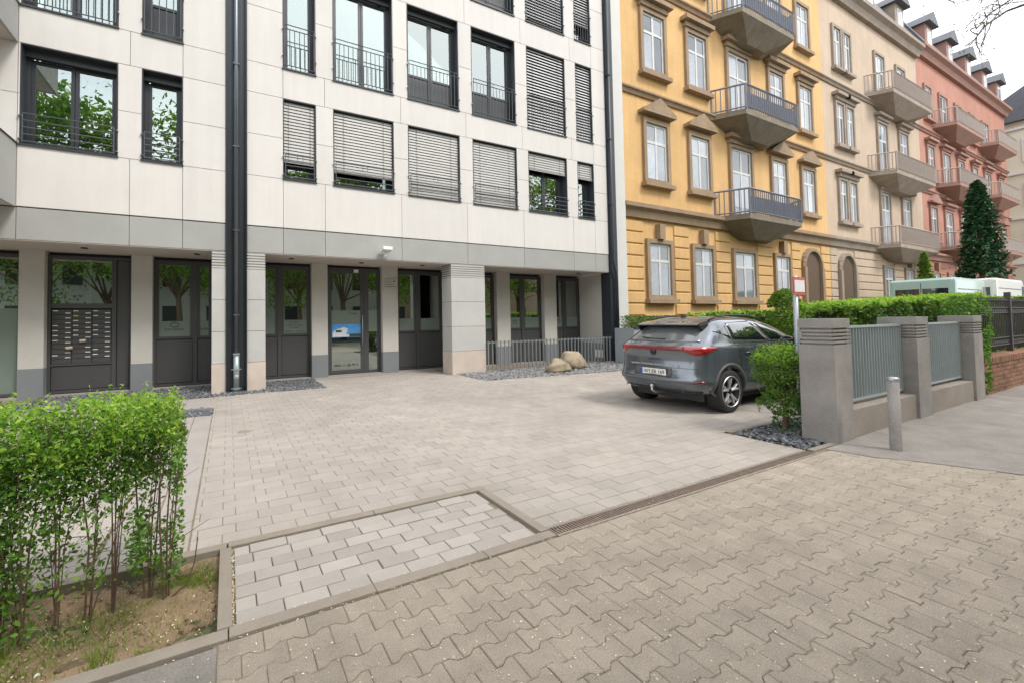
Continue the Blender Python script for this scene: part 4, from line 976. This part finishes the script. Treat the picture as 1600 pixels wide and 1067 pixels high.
P = band(36000, .74, 1.05, x0=-2.6); P = P[P[:, 2] < topz(P)+RNG.normal(0, .022, len(P))]; P = P[P[:, 0] < -.235+RNG.normal(0, .018, len(P))]; P = clumpy(P, 16, -.6, 1); lowc = .80+.06*np.sin(P[:, 0]*11)+RNG.normal(0, .045, len(P)); P = P[P[:, 2] > lowc]; h_ = RNG.random(len(P)) < .5
leaves('new_growth', P[h_], .0135, 'lime', HL, up=.6); leaves('small_new_growth', P[~h_], .009, 'tree_green', HL, up=.4)
sh_ = []
for _ in range(90):
    x_, y_ = random.uniform(-2.4, -.24), random.uniform(2.48, 2.86); h0 = random.uniform(.02, .09)
    for k in range(9): sh_.append((x_+random.gauss(0, .008), y_+random.gauss(0, .008), 1.02+h0*k/8+random.gauss(0, .004)))
leaves('shoots', np.array(sh_), .011, 'lime', HL, up=.4)
P = band(8000, .15, .85, x0=-2.6); P = clumpy(P, 10, .3, 9); leaves('pale_inner_leaves', P, .015, 'tree_green', HL)
P = band(9000, .6, .98, x0=-2.6); leaves('inner_leaves', P, .010, 'green', HL)
P = band(22000, .36, .86, x0=-2.6, pw=.6); P = clumpy(P, 11, .0, 2); leaves('foliage', P, .0145, 'green', HL)
P = band(20000, .02, .6, x0=-2.6); P = clumpy(P, 11, .38, 3); leaves('lower_foliage', P, .0150, 'green', HL)

BR = thing('clipped_bush', 'small clipped leafy bush on a bare stem leaning on the nearest pillar', 'bush', (6.25, 2.72, -.03))
b = MB(); b.tube([(6.28, 2.72, -.05), (6.26, 2.7, .3), (6.2, 2.7, .6)], [.035, .028, .016], 7)
for _ in range(24): a = random.random()*6.3; p_ = Vector((6.25, 2.71, random.uniform(.15, .5))); b.tube([p_, p_+Vector((.3*math.cos(a), .2*math.sin(a), random.uniform(.1, .4)))], [.008, .003], 4)
part('stem', b, 'bark', BR)
def blob(n, c, s, pw=.5, thr=-.3, sc=9, seed=4, boxy=4):
    d = RNG.normal(size=(n, 3)); d /= (np.abs(d)**boxy).sum(1)[:, None]**(1/boxy)
    P = d*(RNG.random(n)[:, None]**(1/3)*.35+.68)*np.array(s)+np.array(c); return clumpy(P, sc, thr, seed)
P = blob(6500, (6.22, 2.72, .80), (.33, .20, .25), thr=-.1, sc=14, boxy=3)+RNG.normal(0, .022, (1, 3)); P = P+RNG.normal(0, .022, P.shape); leaves('foliage', P, .015, 'hedge', BR)
P = blob(3600, (6.22, 2.72, .95), (.31, .20, .11), thr=-.4, boxy=2.5); P = P+RNG.normal(0, .024, P.shape); leaves('new_growth', P, .013, 'lime', BR, up=.6)
P = blob(3000, (6.2, 2.70, .72), (.35, .22, .27), thr=.1, sc=17, boxy=3); P = P+RNG.normal(0, .02, P.shape); leaves('pale_foliage', P, .013, 'tree_green', BR)
P = blob(3500, (6.22, 2.72, .42), (.26, .2, .24), thr=.0); leaves('lower_foliage', P, .018, 'green', BR)
P = blob(900, (6.3, 2.72, .10), (.16, .14, .12), thr=.0); leaves('base_shoots', P, .018, 'green', BR)

def longhedge(name, lab, x0, x1, y0, y1, zb, zt0, zt1, n, size, lime=.25, stem=True):
    T = thing(name, lab, 'hedge', ((x0+x1)/2, (y0+y1)/2, 0))
    # shell points
    m_ = int(n*.55); X = RNG.uniform(x0, x1, m_); top = zt0+(zt1-zt0)*(X-x0)/(x1-x0)
    Z = zb+(top-zb)*RNG.random(m_); Y = y0+.12*np.abs(RNG.normal(size=m_))+.05*np.sin(X*5+Z*6)
    A = np.column_stack([X, Y, Z])
    k = int(n*.2); X = RNG.uniform(x0, x1, k); top = zt0+(zt1-zt0)*(X-x0)/(x1-x0); Bk = np.column_stack([X, RNG.uniform(y0+.05, y1, k), zb+(top-zb)*RNG.random(k)])
    P = np.concatenate([A, Bk]); leaves('foliage', P, size, 'hedge', T, out=np.array([0, -.5, .3]))
    k = int(n*lime); X = RNG.uniform(x0, x1, k); top = zt0+(zt1-zt0)*(X-x0)/(x1-x0)
    P = np.column_stack([X, RNG.uniform(y0-.02, y1, k), top+.02*np.sin(X*7)+RNG.normal(0, .02, k)-np.abs(RNG.normal(0, .035, k))]); leaves('new_growth', P, size, 'lime', T, up=.8)
    if stem: part('dark_core', MB().box(x0+.35, x1-.3, y0+.22, y1-.1, -.05, min(zt0, zt1)-.12), 'hedge_core', T)  # solid near-black box filling the hedge behind its leaves
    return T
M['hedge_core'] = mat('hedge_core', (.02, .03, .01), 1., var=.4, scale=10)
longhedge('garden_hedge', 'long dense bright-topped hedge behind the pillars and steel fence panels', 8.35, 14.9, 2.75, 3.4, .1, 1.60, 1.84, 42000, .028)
# ivy falling at the end of the hedge
IV = thing('ivy', 'ivy and shoots hanging from the hedge end down beside the farthest pillar', 'climber', (12, 2.3, 0))
part('stem', MB().tube([(12.0, 2.5, 0), (12.1, 2.6, .8), (12.3, 2.8, 1.6)], .02, 5), 'bark', IV)
P = np.concatenate([blob(3500, (12.5, 2.52, 1.2), (.8, .2, .55), thr=-.1, sc=6), blob(900, (11.62, 2.2, .45), (.12, .08, .45), thr=-.1, sc=8), blob(1300, (11.75, 2.3, .85), (.28, .14, .22), thr=-.2)]); leaves('foliage', P, .03, 'green', IV)
longhedge('back_hedge', 'rough leafy hedge behind the iron fence at the right edge', 15.2, 26, 3.3, 4.2, .1, 1.80, 1.95, 14000, .05, lime=.12)
P = blob(2500, (15.6, 2.9, 1.0), (1.6, .25, .6), thr=-.1, sc=4); BS = thing('garden_shrub', 'pale green shrub filling the gap behind the iron fence bars', 'shrub', (15.6, 2.9, 0)); leaves('foliage', P, .04, 'tree_green', BS); part('stem', MB().tube([(15.6, 2.95, 0), (15.6, 2.95, 1.2)], .03, 5), 'bark', BS)
longhedge('front_garden_hedge', 'dark green hedge in the front gardens seen beyond the car roof', 13.6, 40, 7.6, 8.6, .1, 1.55, 2.0, 26000, .07, lime=.10)
GS = thing('round_shrub', 'round green shrub behind the grey sign pole', 'shrub', (16.4, 7, 0)); leaves('foliage', blob(4200, (16.4, 7, 1.35), (.5, .5, .95), thr=-.6, sc=4, boxy=2), .05, 'tree_green', GS); part('stem', MB().tube([(16.4, 7, -.05), (16.4, 7, 1.2)], .05, 6), 'bark', GS)
PB = thing('grey_planter', 'low grey panel planter with clipped hedge beyond the left side of the car', 'planter', (12.7, 8.7, 0))
part('planter_panel', MB().box(11.2, 14.6, 8.6, 8.66, -.05, 1.12).box(11.2, 11.24, 8.66, 9.3, -.05, 1.12), 'bush_grey', PB)
part('panel_rail', MB().box(11.18, 14.6, 8.57, 8.6, 1.10, 1.14), 'frame_blue', PB)
P = np.column_stack([RNG.uniform(11.3, 14.6, 5200), RNG.uniform(8.68, 9.25, 5200), RNG.uniform(1.05, 1.50, 5200)]); leaves('hedge_foliage', P, .03, 'hedge', PB)
# cypress and garden tree
def cone_tree(name, lab, x, y, h, r, n, m, size):
    T = thing(name, lab, 'tree', (x, y, 0)); part('trunk', MB().tube([(x, y, -.05), (x, y, h*.9)], [.16, .03], 7), 'bark', T)
    z = RNG.random(n)**.8; a = RNG.random(n)*6.3
    rr = r*np.clip(1-z, 0, 1)**.5*np.minimum(1, .7+z*2)*(.35+.65*RNG.random(n)**.5)*(1+.22*np.sin(a*3+z*9)+.16*np.sin(a*7-z*31))*(1+.25*(RNG.random(n) > .93))
    keep_ = np.sin(a*5+z*40)+np.sin(a*2-z*23) > -1.35; z, a, rr = z[keep_], a[keep_], rr[keep_]
    leaves('crown', np.column_stack([x+rr*np.cos(a), y+rr*np.sin(a), .3+z*h]), size, m, T, up=1.)
cone_tree('cypress', 'tall dark green cypress in front of the red house', 43.2, 8.0, 9.6, 1.15, 12000, 'dark_green', .12)
cone_tree('cypress', 'small slim green conifer in front of the red house, left of the tall cypress', 35.4, 8.5, 4.6, .5, 2500, 'tree_green', .09)

# ------------------------------------------------------------------ sign pole, vans
sp = thing('sign_pole', 'thin grey steel pole with small red-edged white sign, between car and nearest pillar', 'sign', (7.4, 3.02, 0))
part('pole', MB().tube([(7.4, 3.02, -.05), (7.4, 3.02, 2.0)], .030, 12), 'steel', sp, smooth=True)
part('sign_plate', MB().box(7.25, 7.58, 2.975, 2.987, 1.72, 1.98), 'sign_red', sp, bevel=.003)
part('sign_face', MB().box(7.275, 7.555, 2.970, 2.9745, 1.765, 1.935), 'white', sp)
def van(x, y, L_, H_, m, lab, cat='van'):
    T = thing('parked_van', lab, cat, (x+L_/2, y, 0), 'vans parked beyond the hedge')
    b = MB().prof([(x, .35), (x+L_, .35), (x+L_, 1.1), (x+L_-.5, 1.35), (x+L_-1.1, H_-.05), (x+L_-1.4, H_), (x+.1, H_), (x, H_-.1)], y, y+1.95, axis='y')
    bd = part('body', b, m, T, bevel=.12)
    for i in range(5): part('roof_rib', MB().box(x+.5+i*.75, x+.62+i*.75, y+.2, y+1.75, H_-.001, H_+.02), m, T)
    for q in (0, 1): part('rear_window', MB().box(x-.012, x-.002, y+.2+q*.82, y+.93+q*.82, H_-1.25, H_-.45), 'car_glass', T)
    part('door_seam', MB().box(x-.008, x-.001, y+.965, y+.985, .6, H_-.2), 'black', T)
    for q in (.06, 1.77): part('tail_light', MB().box(x-.02, x-.002, y+q, y+q+.12, H_-1.9, H_-1.2), 'tail', T)
    part('panel_trim', MB().box(x+.3, x+L_-1.7, y-.012, y-.002, H_-.52, H_-.49), 'car_trim', T)
    part('side_window', MB().prof([(x+L_-1.5, 1.4), (x+L_-.75, 1.4), (x+L_-1.15, H_-.35), (x+L_-1.5, H_-.35)], y-.012, y-.003, axis='y'), 'car_glass', T)
    for wx in (x+.9, x+L_-.95):
        for wy in (y+.0, y+1.75): part('wheel', MB().lathe([(.1, -.01), (.3, -.01), (.33, .03), (.33, .17), (.3, .2), (.001, .2)], (wx, wy, .33), 18, 'y'), 'tyre', T)
van(27.6, 5.8, 5.2, 2.98, 'teal', 'pale teal van parked beyond the long hedge'); van(33.6, 5.8, 6.0, 3.15, 'vanwhite', 'white high-roof van parked beyond the long hedge, right of the teal van'); 

# ------------------------------------------------------------------ car
CX, CY = 6.0, 4.31
car = thing('parked_car', 'grey metallic crossover car parked on the forecourt with its red light bar facing us', 'car', (8.1, CY, 0))
RG = [(.235, 6.30, 9.95, .64), (.29, 6.13, 10.1, .70), (.37, 6.05, 10.2, .735), (.455, 6.005, 10.24, .752), (.50, 5.985, 10.25, .755), (.56, 6.03, 10.24, .75), (.70, 6.055, 10.2, .748), (.85, 6.065, 10.12, .75), (.93, 6.035, 10.0, .745),
      (.985, 6.02, 9.75, .735), (1.02, 6.09, 9.35, .715), (1.07, 6.17, 8.98, .695), (1.16, 6.30, 8.80, .665), (1.26, 6.44, 8.55, .625), (1.33, 6.52, 8.33, .585), (1.385, 6.58, 8.08, .53), (1.425, 6.78, 7.75, .42)]
SEC = [(0, 0), (.012, .42), (.045, .70), (.12, .885), (.25, .965)]
def ringpts(z, xr, xf, w_):
    h = []
    for dx, fr in SEC: h.append((xr+dx, fr*w_))
    s0, s1 = xr+.42, xf-.55
    for i in range(7): h.append((s0+(s1-s0)*i/6, w_*(1.0 if 0 < i < 6 else .995)))
    for dx, fr in [(.3, .95), (.14, .84), (.04, .55), (0, 0)]: h.append((xf-dx, fr*w_))
    return [(x, CY-y, z) for x, y in h]+[(x, CY+y, z) for x, y in reversed(h[1:-1])]
vs = []; n = 0
for rg in RG: p_ = ringpts(*rg); n = len(p_); vs += p_
fs = [(i*n+k, i*n+(k+1) % n, (i+1)*n+(k+1) % n, (i+1)*n+k) for i in range(len(RG)-1) for k in range(n)]
zt = 1.437; top = [(x*.0+(6.95+(x-6.78)*.55), CY+(y-CY)*.5, zt) for x, y, z in ringpts(*RG[-1])]; k0 = len(vs); vs += top; base = (len(RG)-1)*n
fs += [(base+k, base+(k+1) % n, k0+(k+1) % n, k0+k) for k in range(n)] + [tuple(range(k0, k0+n)), tuple(reversed(range(n)))]
body = part('body', MB().add(vs, fs), 'car', car, smooth=True)
md = body.modifiers.new('s', 'SUBSURF'); md.levels = 2; md.render_levels = 2
WX = (6.745, 9.30); WR = .318
cut = MB()
for wx in WX:
    for s in (-1, 1):
        y0, y1 = (CY-.9, CY-.50) if s < 0 else (CY+.50, CY+.9)
        nn = 40; ring_ = [(wx+.365*math.cos(2*math.pi*k/nn), .33+.365*math.sin(2*math.pi*k/nn)) for k in range(nn)]
        cut.prof(ring_, y0, y1, axis='y')
cutter = part('cutter', cut, 'black', None)
mb2 = body.modifiers.new('b', 'BOOLEAN'); mb2.operation = 'DIFFERENCE'; mb2.object = cutter; mb2.solver = 'EXACT'
cutter.location = -rootloc(car)+Vector((0, 0, 0)); cutter.location = (0, 0, 0)
bpy.context.view_layer.update()
dg = bpy.context.evaluated_depsgraph_get(); dg.update()
me_new = bpy.data.meshes.new_from_object(body.evaluated_get(dg)); body.modifiers.clear(); body.data = me_new
if not me_new.materials or me_new.materials[0] is None: me_new.materials.clear(); me_new.materials.append(M['car'])
bpy.data.objects.remove(cutter)
me_new.polygons.foreach_set('use_smooth', [True]*len(me_new.polygons))
md = body.modifiers.new('w', 'WEIGHTED_NORMAL')
off = rootloc(car)
bvh = BVHTree.FromPolygons([tuple(v.co+off) for v in me_new.vertices], [tuple(p.vertices) for p in me_new.polygons])
def hit(o_, d_):
    h_, n_, _, _ = bvh.ray_cast(Vector(o_), Vector(d_).normalized()); return h_
def patch(name, fn, nu, nv, m, d=.004, label=None, smooth=True):
    """fn(u,v) -> (surface point, outward dir); thin shell following the body"""
    V = []; ok = []
    for j in range(nv+1):
        for i in range(nu+1):
            r_ = fn(i/nu, j/nv); V.append(r_)
    b = MB(); n_ = len(V)
    if any(v is None for v in V):
        V = [v if v is not None else next(q for q in V if q is not None) for v in V]
    b.v = [tuple(p+q*d) for p, q in V]+[tuple(p-q*.006) for p, q in V]
    W_ = nu+1
    for j in range(nv):
        for i in range(nu): a = j*W_+i; b.f.append((a, a+1, a+W_+1, a+W_)); b.f.append((n_+a, n_+a+W_, n_+a+W_+1, n_+a+1))
    loop = [i for i in range(W_)]+[j*W_+nu for j in range(1, nv+1)]+[nv*W_+i for i in range(nu-1, -1, -1)]+[j*W_ for j in range(nv-1, 0, -1)]
    for a, c in zip(loop, loop[1:]+loop[:1]): b.f.append((a, n_+a, n_+c, c))
    return part(name, b, m, car, smooth=smooth, label=label)
def wrapfn(p0, p1, zl, zh):       # around the rear: angle phi in degrees, negative = our right side (-Y)
    def fn(u, v):
        phi = rad(p0+(p1-p0)*u); z = zl(p0+(p1-p0)*u)*(1-v)+zh(p0+(p1-p0)*u)*v
        d_ = Vector((-math.cos(phi), math.sin(phi), 0)); h_ = hit((6.85, CY, z), d_)
        return (h_, d_) if h_ is not None else None
    return fn
def sidefn(s, bl, br, tl, tr):
    def fn(u, v):
        x = (bl[0]*(1-u)+br[0]*u)*(1-v)+(tl[0]*(1-u)+tr[0]*u)*v; z = (bl[1]*(1-u)+br[1]*u)*(1-v)+(tl[1]*(1-u)+tr[1]*u)*v
        h_ = hit((x, CY+s*2, z), (0, -s, 0)); return (h_, Vector((0, s, 0))) if h_ is not None else None
    return fn
def rearfn(vb, vt, zb_, zt_):
    def fn(u, v):
        y = CY+((vb*(1-v)+vt*v)*(2*u-1)); z = zb_+(zt_-zb_)*v; h_ = hit((4, y, z), (1, 0, 0)); return (h_, Vector((-1, 0, .3)).normalized()) if h_ is not None else None
    return fn
patch('light_bar', wrapfn(-36, 36, lambda p: .93, lambda p: .994), 24, 2, 'tail_dark', .006)
for s in (-1, 1):
    patch('tail_light', wrapfn(s*62, s*30, lambda p: .965-.10*min(1, max(0, (62-abs(p))/18))*min(1, .35+max(0, (abs(p)-30)/14)), lambda p: .982+.012*min(1, (62-abs(p))/15)), 14, 3, 'tail', .009, label='bright red corner tail light')
    patch('reflector', wrapfn(s*60, s*38, lambda p: .465, lambda p: .485+.012*(58-abs(p))/16), 8, 2, 'tail_dark', .004)
    patch('exhaust_trim', wrapfn(s*48, s*30, lambda p: .285, lambda p: .345), 8, 2, 'black', .004)
    patch('bumper_edge', wrapfn(s*66, s*3, lambda p: .452, lambda p: .462), 18, 1, 'car_trim', .006)
patch('bumper_lower', wrapfn(-68, 68, lambda p: .25+.0*p, lambda p: .275), 30, 2, 'car_trim', .005)
patch('diffuser', wrapfn(-28, 28, lambda p: .245, lambda p: .345), 16, 2, 'black', .006)
patch('tailgate_gap', wrapfn(-42, 42, lambda p: .668, lambda p: .674), 24, 1, 'black', .002)
patch('plate_recess', wrapfn(-20, 22, lambda p: .525, lambda p: .66), 20, 2, 'car_trim', .001)
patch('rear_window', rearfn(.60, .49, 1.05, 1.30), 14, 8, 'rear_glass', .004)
for s in (-1, 1):
    patch('side_window', sidefn(s, (6.92, 1.085), (7.90, 1.045), (6.92, 1.33), (7.60, 1.355)), 10, 6, 'car_glass', .003)
    patch('side_window', sidefn(s, (7.98, 1.045), (8.80, 1.045), (7.68, 1.355), (8.22, 1.315)), 10, 6, 'car_glass', .003)
    patch('quarter_window', sidefn(s, (6.72, 1.155), (6.88, 1.09), (6.56, 1.205), (6.88, 1.29)), 6, 4, 'car_glass', .003)
    for a, c in (((7.06, .36), (6.99, .98)), ((7.94, .30), (7.93, 1.03)), ((8.85, .32), (8.82, 1.0))):
        patch('door_gap', sidefn(s, a, (a[0]+.007, a[1]), c, (c[0]+.007, c[1])), 1, 10, 'black', .0015)
    patch('window_trim', sidefn(s, (6.9, 1.028), (8.84, 1.020), (6.9, 1.04), (8.84, 1.034)), 14, 1, 'black', .005)
    patch('sill_trim', sidefn(s, (7.12, .245), (8.95, .245), (7.12, .33), (8.95, .33)), 14, 3, 'car_trim', .008)
    for hx in (7.17, 8.1): patch('door_handle', sidefn(s, (hx, .865), (hx+.16, .87), (hx, .885), (hx+.16, .893)), 5, 2, 'car', .018)
    for wx in WX:       # arch trim
        def afn(u, v, wx=wx, s=s):
            t = rad(-8+196*u); r_ = .368+.042*v; x, z = wx+r_*math.cos(t), .33+r_*math.sin(t); z = max(z, .25)
            y_ = CY+s*.752; h_ = hit((x, CY+s*2, z), (0, -s, 0))
            if h_ is None or abs(h_.y-CY) < .66: h_ = Vector((x, CY+s*.735, z))
            return (h_, Vector((0, s, 0)))
        patch('wheel_arch_trim', afn, 28, 2, 'car_trim', .010)
part('spoiler', MB().prof([(6.70, 1.385), (6.42, 1.335), (6.36, 1.310), (6.37, 1.295), (6.52, 1.29), (6.72, 1.34)], CY-.50, CY+.50, axis='y'), 'car', car, bevel=.012)
part('spoiler_fins', MB().prof([(6.38, 1.30), (6.60, 1.33), (6.62, 1.22), (6.50, 1.16)], CY-.525, CY-.50, axis='y').prof([(6.38, 1.30), (6.60, 1.33), (6.62, 1.22), (6.50, 1.16)], CY+.50, CY+.525, axis='y'), 'black', car, bevel=.004)
for s in (-1, 1):
    part('roof_rail', MB().tube([(6.66, CY+s*.50, 1.375), (6.85, CY+s*.495, 1.425), (7.3, CY+s*.485, 1.452), (7.8, CY+s*.48, 1.440), (8.05, CY+s*.49, 1.395)], .014, 8), 'black', car, smooth=True)
    mi = part('mirror', MB().lathe([(.01, -.1), (.07, -.09), (.085, 0), (.07, .08), (.01, .1)], (8.72, CY+s*.80, 1.07), 12, 'y'), 'car', car, smooth=True)
part('roof_antenna', MB().prof([(6.78, 1.42), (6.93, 1.43), (6.84, 1.475), (6.79, 1.47)], CY-.012, CY+.012, axis='y'), 'black', car, bevel=.004)
h_ = hit((4, CY, 1.10), (1, 0, 0)) or Vector((6.2, CY, 1.1))
part('rear_wiper', MB().tube([(h_.x-.02, CY+.02, 1.085), (h_.x-.015, CY+.20, 1.10), (h_.x-.0, CY+.30, 1.115)], .010, 5).box(h_.x-.03, h_.x+.02, CY-.12, CY+.04, 1.07, 1.10), 'black', car)
# number plate
hp = hit((4, CY, .6), (1, 0, 0)); xp = hp.x-.012
npl = part('number_plate', MB().box(xp-.006, xp+.004, CY-.215, CY+.215, .545, .642), 'plate', car, bevel=.003)
part('plate_holder', MB().box(xp+.003, xp+.016, CY-.225, CY+.225, .535, .65), 'black', car)
part('plate_band', MB().box(xp-.0075, xp-.006, CY+.175, CY+.213, .548, .639), 'eu', npl)
text('plate_text', 'WY:ER 169', .088, (xp-.009, CY-.02, .564), (rad(90), 0, rad(-90)), 'letter', npl, sx=.82)
text('website_lettering', 'www.rommel-immobilien.de', .058, (hit((4, CY, .70), (1, 0, 0)).x-.006, CY, .688), (rad(90), 0, rad(-90)), 'letter_pale', car, sx=1.18)
text('model_lettering', 'C U P R A', .04, (hit((4, CY, .80), (1, 0, 0)).x-.006, CY, .775), (rad(90), 0, rad(-90)), 'black', car, sx=1.1)
hb = hit((4, CY, .9), (1, 0, 0)); b = MB()
for s in (-1, 1): b.add([(hb.x-.01, CY+s*.005, .91), (hb.x-.01, CY+s*.055, .935), (hb.x-.01, CY+s*.045, .89), (hb.x-.01, CY+s*.02, .85), (hb.x-.01, CY+s*.004, .84)], [(0, 1, 2, 3, 4)])
part('badge', b, 'rim_dark', car)
part('tow_bar', MB().tube([(6.35, CY+.02, .27), (6.1, CY+.02, .26), (6.02, CY+.02, .30), (6.02, CY+.02, .345)], .018, 7).lathe([(.001, -.03), (.022, -.02), (.028, 0), (.022, .02), (.001, .028)], (6.02, CY+.02, .365), 10), 'rim', car, smooth=True)
part('underbody', MB().box(6.4, 9.9, CY-.55, CY+.55, .16, .30), 'black', car)
for wx in WX:
    for s in (-1, 1):
        yo = CY+s*.745; T_ = [(.20, -.105), (.285, -.112), (.31, -.10), (WR, -.08), (WR, .08), (.31, .10), (.285, .112), (.20, .105)]
        wh = part('wheel', MB().lathe(T_, (wx, yo-s*.112, WR), 44, 'y'), 'tyre', car, smooth=True)
        yf_ = yo-s*.018
        def yy(d): return yf_-s*d
        part('rim', MB().lathe([(.228, 0), (.222, 0), (.212, -s*.03), (.205, -s*.09), (.001, -s*.10)] if True else [], (wx, yo-s*.004, WR), 40, 'y'), 'rim_dark', wh, smooth=True)
        rg_ = MB()
        for k in range(40):
            t0, t1 = 2*math.pi*k/40, 2*math.pi*(k+1)/40
            rg_.tube([(wx+.226*math.cos(t0), yo-s*.004, WR+.226*math.sin(t0)), (wx+.226*math.cos(t1), yo-s*.004, WR+.226*math.sin(t1))], .006, 4)
        part('rim_lip', rg_, 'rim', wh)
        sp_ = MB()
        for k in range(5):
            a = 2*math.pi*k/5+math.pi/2
            for da, t_ in ((-.2, .010), (.2, .010)):
                pts = [(.04, 0), (.115, da*.35), (.222, da)]
                P3 = [Vector((wx+r_*math.cos(a+q), yf_-s*(.02 if r_ < .1 else .006), WR+r_*math.sin(a+q))) for r_, q in pts]
                sp_.tube(P3, [.024, .019, .019], 6)
        part('spokes', sp_, 'rim', wh)
        part('hub', MB().lathe([(.05, .0), (.048, s*.012), (.03, s*.018), (.001, s*.018)], (wx, yf_-s*.012, WR), 16, 'y'), 'rim_dark', wh, smooth=True)
SC.render.engine = 'CYCLES'
